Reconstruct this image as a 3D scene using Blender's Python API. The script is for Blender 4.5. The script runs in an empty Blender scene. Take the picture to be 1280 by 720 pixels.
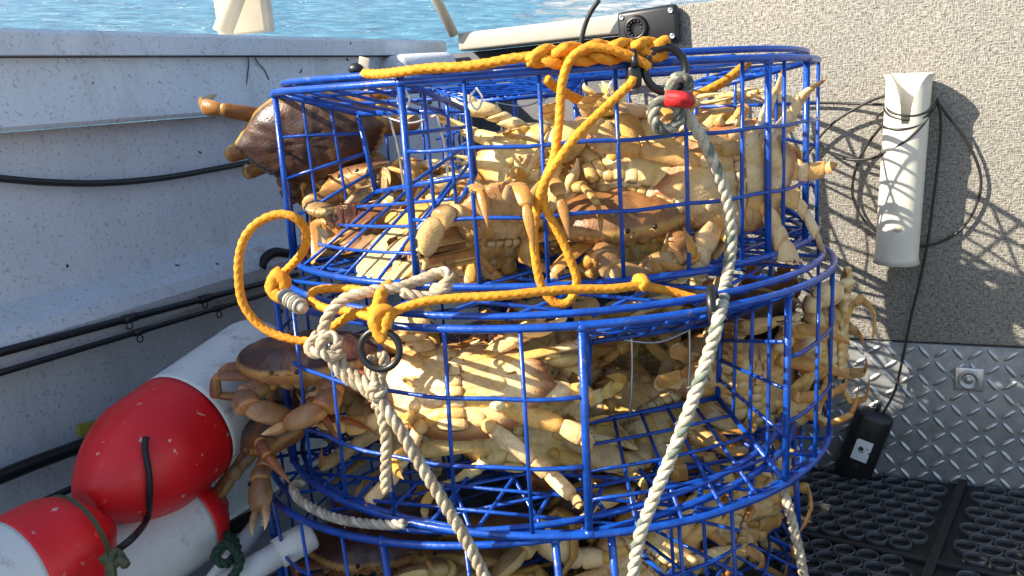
import bpy, math, random
import numpy as np
from mathutils import Vector, Matrix, noise

sc = bpy.context.scene
COL = sc.collection
R_ = math.radians

# ------------------------------------------------------------------ camera, world, sun, exposure
CAM_Z = 0.735
FPX = 1100.0
_g = np.array([.08, .973, .217]); _g /= np.linalg.norm(_g)
_up = -_g
_fw = np.array([0, 0, 1.0]); _Y = _fw - (_fw @ _up) * _up; _Y /= np.linalg.norm(_Y)
_X = np.cross(_Y, _up); _X /= np.linalg.norm(_X)
MC = np.stack([_X, _Y, _up])                    # camera axes (x right, y down, z forward) -> world
cd = bpy.data.cameras.new("camera")
cam = bpy.data.objects.new("camera", cd); COL.objects.link(cam)
cd.sensor_width = 36.0; cd.lens = 36.0 * FPX / 1280.0
cd.clip_start = 0.02; cd.clip_end = 5000
_r = MC @ np.array([1, 0, 0]); _u = MC @ np.array([0, -1, 0]); _b = MC @ np.array([0, 0, -1])
cam.matrix_world = Matrix(((_r[0], _u[0], _b[0], 0), (_r[1], _u[1], _b[1], 0), (_r[2], _u[2], _b[2], CAM_Z), (0, 0, 0, 1)))
sc.camera = cam

SUN = Vector((-1.47, -0.48, 1.08)).normalized()   # towards the sun
w = bpy.data.worlds.new("World"); sc.world = w; w.use_nodes = True
nt = w.node_tree
sky = nt.nodes.new("ShaderNodeTexSky"); sky.sky_type = 'NISHITA'; sky.sun_disc = False
sky.sun_elevation = math.asin(SUN.z); sky.sun_rotation = math.atan2(SUN.x, SUN.y)
nt.links.new(sky.outputs[0], nt.nodes["Background"].inputs[0])
nt.nodes["Background"].inputs[1].default_value = 0.115
ld = bpy.data.lights.new("sun", 'SUN'); ld.energy = 5.0; ld.angle = R_(0.5); ld.color = (1.0, 0.91, 0.76)
lo = bpy.data.objects.new("sun", ld); COL.objects.link(lo)
lo.rotation_euler = SUN.to_track_quat('Z', 'Y').to_euler(); lo.location = SUN * 5
sc.view_settings.view_transform = 'Standard'; sc.view_settings.look = 'None'
sc.view_settings.exposure = 1.1; sc.view_settings.gamma = 1.0
sc.render.engine = 'CYCLES'
sc.cycles.max_bounces = 6; sc.cycles.diffuse_bounces = 2; sc.cycles.glossy_bounces = 3
sc.cycles.transmission_bounces = 3; sc.cycles.use_denoising = True
sc.cycles.sample_clamp_indirect = 6.0

# ------------------------------------------------------------------ where things stand
def ray(px, py):
    v = MC @ np.array([(px - 640) / FPX, (py - 360) / FPX, 1.0]); return Vector(v)
CP = Vector((0, 0, CAM_Z))
def aty(px, py, y):
    r = ray(px, py); return CP + r * (y / r.y)
def atz(px, py, z):
    r = ray(px, py); return CP + r * ((z - CAM_Z) / r.z)
NR = Vector((.454, .891, 0)).normalized(); RR = Vector((NR.y, -NR.x, 0))      # transom normal (outwards), direction to the right
ML = Vector((.891, -.454, 0)).normalized(); RL = Vector((-ML.y, ML.x, 0))     # left side normal (inwards), direction aft
CW = 1.607
def onwall(px, py, off=0.0):
    r = ray(px, py); return CP + r * ((CW - off) / r.dot(NR))
def onleft(px, py, m):
    r = ray(px, py); return CP + r * (m / r.dot(ML))
def wallpt(s, z, off=0.0): return NR * (CW - off) + RR * s + Vector((0, 0, z))
def leftpt(t, z, m): return ML * m + RL * t + Vector((0, 0, z))
PR = 0.38; PH = 0.226
def oncyl(px, py, c, rad):
    r = ray(px, py); a = r.x**2 + r.y**2; b = -2 * (r.x * c[0] + r.y * c[1]); cc = c[0]**2 + c[1]**2 - rad**2
    d = b * b - 4 * a * cc
    t = (-b - math.sqrt(d)) / (2 * a) if d > 0 else -b / (2 * a)
    return CP + r * t
PT = (.067, 1.314); PM = (.053, 1.225); PB = (.012, 1.225)

# ------------------------------------------------------------------ materials
MATS = {}
def node_mat(name):
    m = bpy.data.materials.new(name); m.use_nodes = True
    return m, m.node_tree, m.node_tree.nodes["Principled BSDF"]
def ramp(nt, src, stops):
    n = nt.nodes.new("ShaderNodeValToRGB"); e = n.color_ramp.elements
    while len(e) < len(stops): e.new(0.5)
    for i, (p, c) in enumerate(stops):
        e[i].position = p; e[i].color = (c[0], c[1], c[2], 1)
    nt.links.new(src, n.inputs[0]); return n
def coord(nt, scale=(1, 1, 1), rot=(0, 0, 0), kind="Object"):
    t = nt.nodes.new("ShaderNodeTexCoord"); mp = nt.nodes.new("ShaderNodeMapping")
    mp.inputs["Scale"].default_value = scale; mp.inputs["Rotation"].default_value = rot
    nt.links.new(t.outputs[kind], mp.inputs[0]); return mp.outputs[0]
def noise_n(nt, vec, scale, detail=4, rough=0.6, dist=0.0):
    n = nt.nodes.new("ShaderNodeTexNoise"); n.inputs["Scale"].default_value = scale
    n.inputs["Detail"].default_value = detail; n.inputs["Roughness"].default_value = rough; n.inputs["Distortion"].default_value = dist
    nt.links.new(vec, n.inputs["Vector"]); return n
def mixc(nt, fac, a, b, mode='MIX'):
    n = nt.nodes.new("ShaderNodeMix"); n.data_type = 'RGBA'; n.blend_type = mode
    for s, v in ((0, fac), (6, a), (7, b)):
        if hasattr(v, 'node'): nt.links.new(v, n.inputs[s])
        else: n.inputs[s].default_value = v if s == 0 else (v[0], v[1], v[2], 1)
    return n.outputs[2]
def math_n(nt, op, a, b=None):
    n = nt.nodes.new("ShaderNodeMath"); n.operation = op
    for s, v in ((0, a), (1, b)):
        if v is None: continue
        if hasattr(v, 'node'): nt.links.new(v, n.inputs[s])
        else: n.inputs[s].default_value = v
    return n.outputs[0]
def bump(nt, bsdf, h, strength, dist=0.002):
    b = nt.nodes.new("ShaderNodeBump"); b.inputs["Strength"].default_value = strength; b.inputs["Distance"].default_value = dist
    nt.links.new(h, b.inputs["Height"]); nt.links.new(b.outputs[0], bsdf.inputs["Normal"])

def simple(name, col, rough=0.5, metal=0.0, var=0.15, nscale=60, bmp=0.0, bscale=300, coat=0.0, dirt=None, dirt_scale=12, dirt_amt=(0.55, 0.75)):
    m, nt, b = node_mat(name)
    v = coord(nt)
    n = noise_n(nt, v, nscale)
    c = ramp(nt, n.outputs[0], [(0.3, [x * (1 - var) for x in col]), (0.7, [min(1, x * (1 + var)) for x in col])]).outputs[0]
    if dirt:
        d = noise_n(nt, v, dirt_scale, 8, 0.7)
        f = ramp(nt, d.outputs[0], [(dirt_amt[0], (0, 0, 0)), (dirt_amt[1], (1, 1, 1))]).outputs[0]
        c = mixc(nt, f, c, dirt)
    nt.links.new(c, b.inputs["Base Color"])
    b.inputs["Roughness"].default_value = rough; b.inputs["Metallic"].default_value = metal
    if coat: b.inputs["Coat Weight"].default_value = coat; b.inputs["Coat Roughness"].default_value = 0.15
    if bmp: bump(nt, b, noise_n(nt, v, bscale, 3).outputs[0], bmp)
    MATS[name] = m; return m

simple("blue_wire", (.004, .062, .36), .34, 0, .35, 40, .35, 160, .15, dirt=(.13, .15, .19), dirt_scale=48, dirt_amt=(.60, .70))
simple("black_rubber", (.012, .012, .013), .55, 0, .3, 80, .3, 300, dirt=(.05, .047, .043), dirt_scale=30, dirt_amt=(.6, .8))
simple("ring_rubber", (.085, .085, .085), .36, 0, .3, 80, .3, 300, dirt=(.12, .115, .11), dirt_scale=60, dirt_amt=(.6, .75))
simple("black_plastic", (.014, .014, .015), .38, 0, .2, 50, .1, 500)
simple("black_cable", (.022, .021, .02), .45)
simple("steel_wire", (.62, .62, .62), .3, .9)
simple("white_tie", (.8, .8, .78), .4)
simple("pvc", (.72, .68, .57), .42, 0, .06, 30, .05, 200, dirt=(.45, .36, .25), dirt_scale=18, dirt_amt=(.66, .8))
simple("pvc_pipe", (.72, .72, .70), .45, 0, .08, 30, .1, 200, dirt=(.3, .28, .26), dirt_scale=20, dirt_amt=(.58, .75))
simple("buoy_red", (.80, .010, .014), .42, 0, .12, 14, .12, 160, .08, dirt=(.78, .45, .38), dirt_scale=60, dirt_amt=(.645, .665))
simple("buoy_white", (.74, .74, .70), .42, 0, .06, 14, .12, 160, dirt=(.36, .32, .27), dirt_scale=30, dirt_amt=(.57, .72))
simple("olive_strap", (.085, .088, .04), .7, 0, .3, 200, .5, 900)
simple("green_rope", (.02, .06, .035), .8, 0, .4, 200, .5, 700)
simple("rod_graphite", (.012, .012, .014), .3)
simple("yellow_plate", (.32, .29, .035), .5, 0, .2, 90, .6, 240)
simple("alu", (.55, .56, .57), .38, .85, .2, 30, .15, 120)
simple("alu_tread", (.48, .48, .48), .38, .75, .1, 60)
simple("tan_paint", (.58, .50, .38), .5, 0, .1, 20)
simple("paint_rail", (.40, .375, .31), .5, 0, .08, 30, .15, 300, dirt=(.34, .31, .26), dirt_scale=14, dirt_amt=(.6, .8))
simple("red_tape", (.65, .02, .02), .5, 0, .3, 200, .5, 600)
simple("label_white", (.78, .80, .80), .4, 0, .05, 20, dirt=(.03, .03, .035), dirt_scale=62, dirt_amt=(.585, .60))
simple("dark_grey", (.07, .07, .075), .7, 0, .2, 20)
simple("screw", (.55, .55, .55), .3, .9)
simple("deck_paint", (.20, .20, .20), .7, 0, .2, 30, .3, 300)

def rope_mat(name, col, col2, rough=0.75, bscale=900):
    m, nt, b = node_mat(name)
    v = coord(nt)
    n = noise_n(nt, v, 130, 6, .7)
    at = nt.nodes.new("ShaderNodeAttribute"); at.attribute_name = "col"
    c = ramp(nt, n.outputs[0], [(.38, col), (.66, col2)]).outputs[0]
    c = mixc(nt, 1.0, c, at.outputs[0], 'MULTIPLY')
    nt.links.new(c, b.inputs["Base Color"]); b.inputs["Roughness"].default_value = rough
    fb = nt.nodes.new("ShaderNodeTexVoronoi"); fb.inputs["Scale"].default_value = bscale
    nt.links.new(v, fb.inputs["Vector"])
    bump(nt, b, fb.outputs[0], .5, .001)
    MATS[name] = m
rope_mat("yellow_rope", (.70, .235, .006), (.84, .37, .02))
rope_mat("laid_rope", (.40, .35, .27), (.72, .67, .55))

def speckle_paint():
    m, nt, b = node_mat("speckled_paint")
    v = coord(nt)
    c = ramp(nt, noise_n(nt, v, 9, 6, .6).outputs[0], [(.3, (.60, .625, .65)), (.7, (.70, .72, .74))]).outputs[0]
    s1 = ramp(nt, noise_n(nt, v, 170, 2, .5).outputs[0], [(.60, (0, 0, 0)), (.68, (1, 1, 1))]).outputs[0]
    c = mixc(nt, math_n(nt, 'MULTIPLY', s1, .5), c, (.22, .23, .25))
    s3 = ramp(nt, noise_n(nt, v, 260, 2, .5).outputs[0], [(.60, (0, 0, 0)), (.7, (1, 1, 1))]).outputs[0]
    c = mixc(nt, math_n(nt, 'MULTIPLY', s3, .5), c, (.80, .80, .78))
    st = ramp(nt, noise_n(nt, coord(nt, (5, 5, 1.2)), 3.0, 8, .75).outputs[0], [(.52, (0, 0, 0)), (.78, (1, 1, 1))]).outputs[0]
    c = mixc(nt, math_n(nt, 'MULTIPLY', st, .45), c, (.30, .27, .22))
    sp = ramp(nt, noise_n(nt, v, 38, 1, .4).outputs[0], [(.765, (0, 0, 0)), (.785, (1, 1, 1))]).outputs[0]
    c = mixc(nt, sp, c, (.06, .045, .035))
    dr = ramp(nt, noise_n(nt, coord(nt, (26, 26, 2.0)), 1.0, 6, .7).outputs[0], [(.55, (0, 0, 0)), (.72, (1, 1, 1))]).outputs[0]
    c = mixc(nt, math_n(nt, 'MULTIPLY', dr, .18), c, (.36, .33, .28))
    nt.links.new(c, b.inputs["Base Color"]); b.inputs["Roughness"].default_value = .62
    bump(nt, b, noise_n(nt, v, 240, 3, .6).outputs[0], .45, .002)
    MATS["speckled_paint"] = m
speckle_paint()

def liner():
    m, nt, b = node_mat("woven_liner")
    ang = math.atan2(RR.y, RR.x)
    v = coord(nt, (1, 1, 1), (0, 0, -ang))
    def st(sc, seed):
        mp = nt.nodes.new("ShaderNodeMapping"); mp.inputs["Scale"].default_value = sc; mp.inputs["Location"].default_value = (seed, seed, seed)
        nt.links.new(v, mp.inputs[0]); return noise_n(nt, mp.outputs[0], 1.0, 2, .5).outputs[0]
    h1 = st((110, 110, 400), 3.0); h2 = st((400, 400, 125), 7.0)
    h = math_n(nt, 'MAXIMUM', h1, h2)
    c = ramp(nt, h, [(.42, (.14, .130, .113)), (.56, (.31, .292, .258)), (.72, (.40, .38, .34))]).outputs[0]
    f = ramp(nt, noise_n(nt, v, 5, 6, .6).outputs[0], [(.35, (.9, .9, .9)), (.7, (1.06, 1.04, 1.0))]).outputs[0]
    c = mixc(nt, 1.0, c, f, 'MULTIPLY')
    nt.links.new(c, b.inputs["Base Color"]); b.inputs["Roughness"].default_value = .85
    bump(nt, b, h, .9, .006)
    MATS["woven_liner"] = m
liner()

def plate_mat():
    m, nt, b = node_mat("tread_plate")
    v = coord(nt)
    n = noise_n(nt, v, 14, 8, .7)
    c = ramp(nt, n.outputs[0], [(.3, (.20, .21, .22)), (.7, (.38, .39, .40))]).outputs[0]
    nt.links.new(c, b.inputs["Base Color"]); b.inputs["Metallic"].default_value = .55
    r = ramp(nt, noise_n(nt, v, 60, 5).outputs[0], [(.3, (.42,) * 3), (.7, (.66,) * 3)]).outputs[0]
    nt.links.new(r, b.inputs["Roughness"])
    bump(nt, b, noise_n(nt, v, 90, 4).outputs[0], .25, .002)
    MATS["tread_plate"] = m
plate_mat()

def sea_mat():
    m, nt, b = node_mat("sea_water")
    v = coord(nt)
    n = noise_n(nt, v, 2.4, 8, .68, .5)
    c = ramp(nt, n.outputs[0], [(.35, (.02, .15, .26)), (.52, (.055, .27, .39)), (.68, (.18, .46, .56))]).outputs[0]
    # wake foam to the right, behind the transom
    sep = nt.nodes.new("ShaderNodeSeparateXYZ"); nt.links.new(v, sep.inputs[0])
    band = nt.nodes.new("ShaderNodeMapRange"); nt.links.new(sep.outputs[0], band.inputs[0])
    band.inputs[1].default_value = -1.2; band.inputs[2].default_value = 1.0; band.interpolation_type = 'SMOOTHSTEP'
    fn = noise_n(nt, v, 2.2, 10, .72, .6)
    fm = math_n(nt, 'ADD', math_n(nt, 'MULTIPLY', band.outputs[0], .30), math_n(nt, 'MULTIPLY', fn.outputs[0], .75))
    foam = ramp(nt, fm, [(.60, (0, 0, 0)), (.72, (1, 1, 1))]).outputs[0]
    fl = noise_n(nt, coord(nt, (1, .45, 1)), 7.0, 2, .5)
    fleck = ramp(nt, fl.outputs[0], [(.70, (0, 0, 0)), (.72, (1, 1, 1))]).outputs[0]
    foam = math_n(nt, 'MAXIMUM', foam, fleck)
    c = mixc(nt, foam, c, (.62, .65, .66))
    nt.links.new(c, b.inputs["Base Color"])
    nt.links.new(math_n(nt, 'ADD', math_n(nt, 'MULTIPLY', foam, .5), .12), b.inputs["Roughness"])
    h = math_n(nt, 'ADD', noise_n(nt, coord(nt, (1, 2.2, 1)), 2.4, 8, .6, .5).outputs[0], math_n(nt, 'MULTIPLY', foam, .25))
    bump(nt, b, h, .9, .35)
    MATS["sea_water"] = m
sea_mat()

def shell_mat():
    m, nt, b = node_mat("crab_shell")
    at = nt.nodes.new("ShaderNodeAttribute"); at.attribute_name = "col"
    oi = nt.nodes.new("ShaderNodeObjectInfo")
    v = coord(nt)
    add = nt.nodes.new("ShaderNodeVectorMath"); add.operation = 'ADD'
    nt.links.new(v, add.inputs[0]); nt.links.new(oi.outputs["Random"], add.inputs[1])
    vv = add.outputs[0]
    n1 = ramp(nt, noise_n(nt, vv, 42, 6, .65).outputs[0], [(.3, (.62, .56, .50)), (.52, (1, 1, 1)), (.75, (1.12, 1.05, .95))]).outputs[0]
    c = mixc(nt, 1.0, at.outputs[0], n1, 'MULTIPLY')
    n2 = ramp(nt, noise_n(nt, vv, 16, 3, .6).outputs[0], [(.54, (0, 0, 0)), (.72, (1, 1, 1))]).outputs[0]
    c = mixc(nt, math_n(nt, 'MULTIPLY', n2, .34), c, (.50, .22, .045))
    n3 = ramp(nt, noise_n(nt, vv, 330, 2, .6).outputs[0], [(.62, (0, 0, 0)), (.70, (1, 1, 1))]).outputs[0]
    c = mixc(nt, math_n(nt, 'MULTIPLY', n3, .5), c, (.20, .12, .06))
    hv = nt.nodes.new("ShaderNodeHueSaturation")
    nt.links.new(math_n(nt, 'ADD', math_n(nt, 'MULTIPLY', oi.outputs["Random"], .40), .78), hv.inputs["Value"])
    hv.inputs["Saturation"].default_value = 1.06
    nt.links.new(math_n(nt, 'ADD', math_n(nt, 'MULTIPLY', math_n(nt, 'FRACT', math_n(nt, 'MULTIPLY', oi.outputs["Random"], 7.3)), .022), .486), hv.inputs["Hue"])
    nt.links.new(c, hv.inputs["Color"])
    nt.links.new(hv.outputs[0], b.inputs["Base Color"])
    rr = ramp(nt, noise_n(nt, vv, 50, 3).outputs[0], [(.3, (.28,) * 3), (.7, (.5,) * 3)]).outputs[0]
    nt.links.new(rr, b.inputs["Roughness"])
    b.inputs["Subsurface Weight"].default_value = .08; b.inputs["Subsurface Radius"].default_value = (.012, .006, .0025); b.inputs["Subsurface Scale"].default_value = 1.0
    vo = nt.nodes.new("ShaderNodeTexVoronoi"); vo.inputs["Scale"].default_value = 420; nt.links.new(vv, vo.inputs["Vector"])
    h = math_n(nt, 'ADD', math_n(nt, 'MULTIPLY', vo.outputs[0], -.7), math_n(nt, 'MULTIPLY', noise_n(nt, vv, 70, 4, .6).outputs[0], 1.6))
    bump(nt, b, h, .28, .0016)
    MATS["crab_shell"] = m
shell_mat()

# ------------------------------------------------------------------ mesh helpers
class MB:
    def __init__(s): s.v = []; s.f = []; s.c = []
    def add(s, vs, fs, col=(1, 1, 1)):
        o = len(s.v); s.v += [tuple(p) for p in vs]; s.f += [tuple(i + o for i in f) for f in fs]
        if len(vs) and isinstance(col, list): s.c += col
        else: s.c += [col] * len(vs)
    def mesh(s, name, mat, smooth=True, cols=False):
        me = bpy.data.meshes.new(name); me.from_pydata(s.v, [], s.f); me.update()
        if mat: me.materials.append(MATS[mat])
        if smooth: me.polygons.foreach_set("use_smooth", [True] * len(me.polygons))
        if cols:
            a = me.color_attributes.new("col", 'FLOAT_COLOR', 'POINT')
            a.data.foreach_set("color", [x for c in s.c for x in (c[0], c[1], c[2], 1.0)])
        return me
    def build(s, name, mat, parent=None, smooth=True, cols=False):
        return link(name, s.mesh(name, mat, smooth, cols), parent)
def link(name, me, parent=None, mw=None):
    o = bpy.data.objects.new(name, me); COL.objects.link(o)
    if parent is not None: o.parent = parent
    if mw is not None: o.matrix_world = mw
    return o
def tag(o, label=None, cat=None, group=None, kind=None):
    if label: o["label"] = label
    if cat: o["category"] = cat
    if group: o["group"] = group
    if kind: o["kind"] = kind
    return o
def empty(name, label, cat, group=None, loc=(0, 0, 0)):
    o = bpy.data.objects.new(name, None); COL.objects.link(o); o.empty_display_size = .05
    o.location = loc; return tag(o, label, cat, group)
def child(mb, name, mat, parent, smooth=True, cols=False):
    """a part whose vertices are given in world space"""
    iv = mb if not isinstance(mb, MB) else mb
    inv = world_of(parent).inverted()
    iv.v = [tuple(inv @ Vector(p)) for p in iv.v]
    return iv.build(name, mat, parent, smooth, cols)
def world_of(o):
    m = o.matrix_basis.copy()
    while o.parent: o = o.parent; m = o.matrix_basis @ m
    return m
def rooted(mb, name, mat, loc, smooth=True, cols=False):
    """a one-mesh thing in world space with its origin at loc"""
    loc = Vector(loc); mb.v = [tuple(Vector(p) - loc) for p in mb.v]
    o = mb.build(name, mat, None, smooth, cols); o.location = loc; return o

def spline(pts, n, closed=False):
    P = [Vector(p) for p in pts]; N = len(P); out = []
    segs = N if closed else N - 1
    for i in range(segs):
        if closed: a, b, c, d = P[(i - 1) % N], P[i], P[(i + 1) % N], P[(i + 2) % N]
        else: a, b, c, d = P[max(i - 1, 0)], P[i], P[i + 1], P[min(i + 2, N - 1)]
        for k in range(n):
            t = k / n
            out.append(0.5 * ((2 * b) + (c - a) * t + (2 * a - 5 * b + 4 * c - d) * t * t + (3 * b - a - 3 * c + d) * t**3))
    if not closed: out.append(P[-1])
    return out
def resample(P, step):
    L = [0]
    for a, b in zip(P, P[1:]): L.append(L[-1] + (b - a).length)
    n = max(2, int(L[-1] / step)); out = []; j = 0
    for i in range(n + 1):
        s = L[-1] * i / n
        while j < len(L) - 2 and L[j + 1] < s: j += 1
        t = (s - L[j]) / max(L[j + 1] - L[j], 1e-9); out.append(P[j].lerp(P[j + 1], min(max(t, 0), 1)))
    return out
def frames(P, closed=False):
    n = len(P); T = []
    for i in range(n):
        if closed: d = P[(i + 1) % n] - P[i - 1]
        else: d = P[min(i + 1, n - 1)] - P[max(i - 1, 0)]
        T.append(d.normalized() if d.length > 1e-9 else Vector((0, 0, 1)))
    a = T[0].orthogonal().normalized(); A = [a]
    for i in range(1, n):
        q = T[i - 1].rotation_difference(T[i]); a = q @ A[-1]; a = (a - T[i] * a.dot(T[i])).normalized(); A.append(a)
    return T, A, [t.cross(x) for t, x in zip(T, A)]
def tube(mb, P, r, sides=8, closed=False, col=(1, 1, 1), cap=True, rf=None):
    P = [Vector(p) for p in P]
    T, A, B = frames(P, closed); vs = []; n = len(P)
    for i in range(n):
        for k in range(sides):
            th = 2 * math.pi * k / sides
            rr = r if rf is None else rf(i, th)
            vs.append(P[i] + (A[i] * math.cos(th) + B[i] * math.sin(th)) * rr)
    fs = []
    for i in range(n if closed else n - 1):
        j = (i + 1) % n
        for k in range(sides):
            l = (k + 1) % sides
            fs.append((i * sides + k, i * sides + l, j * sides + l, j * sides + k))
    if cap and not closed:
        fs.append(tuple(range(sides))[::-1]); fs.append(tuple((n - 1) * sides + k for k in range(sides)))
    mb.add(vs, fs, col)
def wire(mb, a, b, r, sides=6): tube(mb, [a, b], r, sides)
def box(mb, c, ax, ay, az, col=(1, 1, 1), bev=0.0):
    """box centred at c with half-axis vectors, chamfered edges when bev"""
    c = Vector(c); A = [Vector(ax), Vector(ay), Vector(az)]
    if not bev:
        vs = [c + A[0] * x + A[1] * y + A[2] * z for x in (-1, 1) for y in (-1, 1) for z in (-1, 1)]
        fs = [(0, 1, 3, 2), (4, 6, 7, 5), (0, 4, 5, 1), (2, 3, 7, 6), (0, 2, 6, 4), (1, 5, 7, 3)]
        mb.add(vs, fs, col); return
    import bmesh
    bm = bmesh.new(); bmesh.ops.create_cube(bm, size=2.0)
    L = [a.length for a in A]; U = [a.normalized() for a in A]
    for v in bm.verts: v.co = Vector((v.co.x * L[0], v.co.y * L[1], v.co.z * L[2]))
    bmesh.ops.bevel(bm, geom=bm.edges[:], offset=bev, segments=3, profile=.5, affect='EDGES')
    bm.verts.index_update()
    mb.add([c + U[0] * v.co.x + U[1] * v.co.y + U[2] * v.co.z for v in bm.verts], [[v.index for v in f.verts] for f in bm.faces], col); bm.free()
def lathe(mb, p0, axis, prof, sides=40, col=(1, 1, 1), caps=True):
    p0 = Vector(p0); d = Vector(axis).normalized(); a = d.orthogonal().normalized(); b = d.cross(a); vs = []
    for (t, r) in prof:
        for k in range(sides):
            th = 2 * math.pi * k / sides; vs.append(p0 + d * t + (a * math.cos(th) + b * math.sin(th)) * r)
    fs = []
    for i in range(len(prof) - 1):
        for k in range(sides):
            l = (k + 1) % sides; fs.append((i * sides + k, i * sides + l, (i + 1) * sides + l, (i + 1) * sides + k))
    if caps:
        fs.append(tuple(range(sides))[::-1]); fs.append(tuple((len(prof) - 1) * sides + k for k in range(sides)))
    mb.add(vs, fs, col)
def ball(mb, c, rx, ry, rz, ex=None, ey=None, ez=None, col=(1, 1, 1), nu=12, nv=8):
    c = Vector(c); ex = Vector(ex or (1, 0, 0)); ey = Vector(ey or (0, 1, 0)); ez = Vector(ez or (0, 0, 1)); vs = []
    for j in range(nv + 1):
        ph = math.pi * j / nv
        for i in range(nu):
            th = 2 * math.pi * i / nu
            vs.append(c + ex * (rx * math.sin(ph) * math.cos(th)) + ey * (ry * math.sin(ph) * math.sin(th)) + ez * (rz * math.cos(ph)))
    fs = [(j * nu + i, (j + 1) * nu + i, (j + 1) * nu + (i + 1) % nu, j * nu + (i + 1) % nu) for j in range(nv) for i in range(nu)]
    mb.add(vs, fs, col)
def braid(mb, pts, r, seed=0, closed=False, dens=10):
    """hollow braided line: a tube whose skin carries the plaited strands"""
    P = resample(spline(pts, dens, closed), r * .42)
    rnd = random.Random(seed); k = 1.55
    sag = [Vector((noise.noise((i * .03, seed, 1)), noise.noise((i * .03, seed, 5)), noise.noise((i * .03, seed, 9)))) * r * .35 for i in range(len(P))]
    P = [p + s for p, s in zip(P, sag)]
    def rf(i, th):
        ph = i * .42 * k
        a = abs(math.sin(1.0 * (2 * th + ph))); b = abs(math.sin(1.0 * (2 * th - ph)))
        return r * (.66 + .42 * max(a, b) ** 1.4 * (1 + .06 * math.sin(i * .37)))
    tube(mb, P, r, 14, closed, rf=rf)
def laid(mb, pts, r, pitch=5.2, cols=None, dens=10, seed=0, fuzz=0):
    """three-strand laid rope: three tubes wound round each other"""
    P = resample(spline(pts, dens), r * .5); T, A, B = frames(P)
    cols = cols or [(1, 1, 1)] * 3
    for s in range(3):
        Q = []
        for i in range(len(P)):
            th = 2 * math.pi * (s / 3 + i * .5 / pitch)
            Q.append(P[i] + (A[i] * math.cos(th) + B[i] * math.sin(th)) * r * .5)
        sides = 7; o = len(mb.v)
        tube(mb, Q, r * .56, sides)
        mb.c[o:] = [cols[s][(i // 1) % len(cols[s])] if isinstance(cols[s], list) else cols[s] for i in range(len(Q)) for _ in range(sides)]
    rnd = random.Random(seed)
    for _ in range(fuzz):
        i = rnd.randrange(len(P)); d = Vector((rnd.uniform(-1, 1), rnd.uniform(-1, 1), rnd.uniform(-1, 1))).normalized()
        tube(mb, [P[i] + d * r * .8, P[i] + d * r * 1.5 + T[i] * r * .6], r * .05, 3)

# ------------------------------------------------------------------ the boat and the sea
# sea: one sheet to the horizon; the boat runs bow-up, so the water climbs away aft
mb = MB(); S = 1500
sn = Vector(MC @ np.array([0, -1, -.436])).normalized(); su = Vector(MC @ np.array([1, 0, 0])); sv = sn.cross(su)
aa = [-S, -200, -30, -8, -3, 0, 3, 8, 16, 40, 120, 500, S]; ss = [-S, -300, -60, -15, -5, 0, 5, 15, 60, 300, S]
mb.add([(q, a, 0) for a in aa for q in ss], [(i * 11 + j, i * 11 + j + 1, (i + 1) * 11 + j + 1, (i + 1) * 11 + j) for i in range(12) for j in range(10)])
so_ = tag(mb.build("sea", "sea_water"), kind="structure"); sp_ = CP - sn * 1.25
so_.matrix_basis = Matrix(((su.x, sv.x, sn.x, sp_.x), (su.y, sv.y, sn.y, sp_.y), (su.z, sv.z, sn.z, sp_.z), (0, 0, 0, 1)))

mb = MB()
def quad(mb, a, b, c, d): mb.add([a, b, c, d], [(0, 1, 2, 3)])
pts = [leftpt(-1.2, -.002, -1.19), leftpt(2.2, -.002, -1.19), wallpt(2.0, -.002, -.25), Vector((2.6, -1.5, -.002))]
quad(mb, *pts); tag(mb.build("deck", "deck_paint"), kind="structure")

# port side of the hull: gunwale lip, sloped panel, lower skin and stiffening rib, one bent profile per piece
t0, t1 = -1.0, 1.915
def extrude_left(prof, name, mat, parent, ta=t0, tb=t1):
    mb = MB(); n = len(prof)
    vs = [leftpt(ta, z, m) for m, z in prof] + [leftpt(tb, z, m) for m, z in prof]
    fs = [(i, (i + 1) % n, n + (i + 1) % n, n + i) for i in range(n)] + [tuple(range(n))[::-1], tuple(range(n, 2 * n))]
    mb.add(vs, fs); return child(mb, name, mat, parent, smooth=False)
hull = empty("hull_side", "grey speckled painted side wall of the boat along the left", "boat side", loc=leftpt(.5, 0, -1.15))
zl_top, zl_bot, zp = .868, .834, .737
extrude_left([(-1.10, zl_bot), (-1.099, zl_top - .006), (-1.105, zl_top), (-1.30, zl_top), (-1.30, zl_bot)], "gunwale", "speckled_paint", hull)
extrude_left([(-1.122, zl_bot - .002), (-1.112, zp + .006), (-1.117, zp), (-1.29, zp), (-1.29, zl_bot - .002)], "upper_panel", "speckled_paint", hull)
extrude_left([(-1.165, zp - .001), (-1.175, .30), (-1.20, -.03), (-1.29, -.03), (-1.29, zp - .001)], "lower_skin", "speckled_paint", hull)
zr1 = onleft(0, 392, -1.15).z; zr2 = onleft(0, 462, -1.15).z
extrude_left([(-1.17, zr1 + .008), (-1.112, zr1 - .018), (-1.106, zr1 - .036), (-1.118, zr2 + .004), (-1.173, zr2)], "rib", "speckled_paint", hull)
# two rusty dribbles below the lip
mb = MB()
for pp in ([(309, 68), (311, 80), (309, 96), (308, 106)], [(317, 68), (322, 78), (331, 88), (336, 100)]):
    P = [onleft(x, y, -1.117) for x, y in pp]
    tube(mb, resample(spline(P, 6), .004), .0011, 5)
child(mb, "dribble", "dark_grey", hull)

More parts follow.
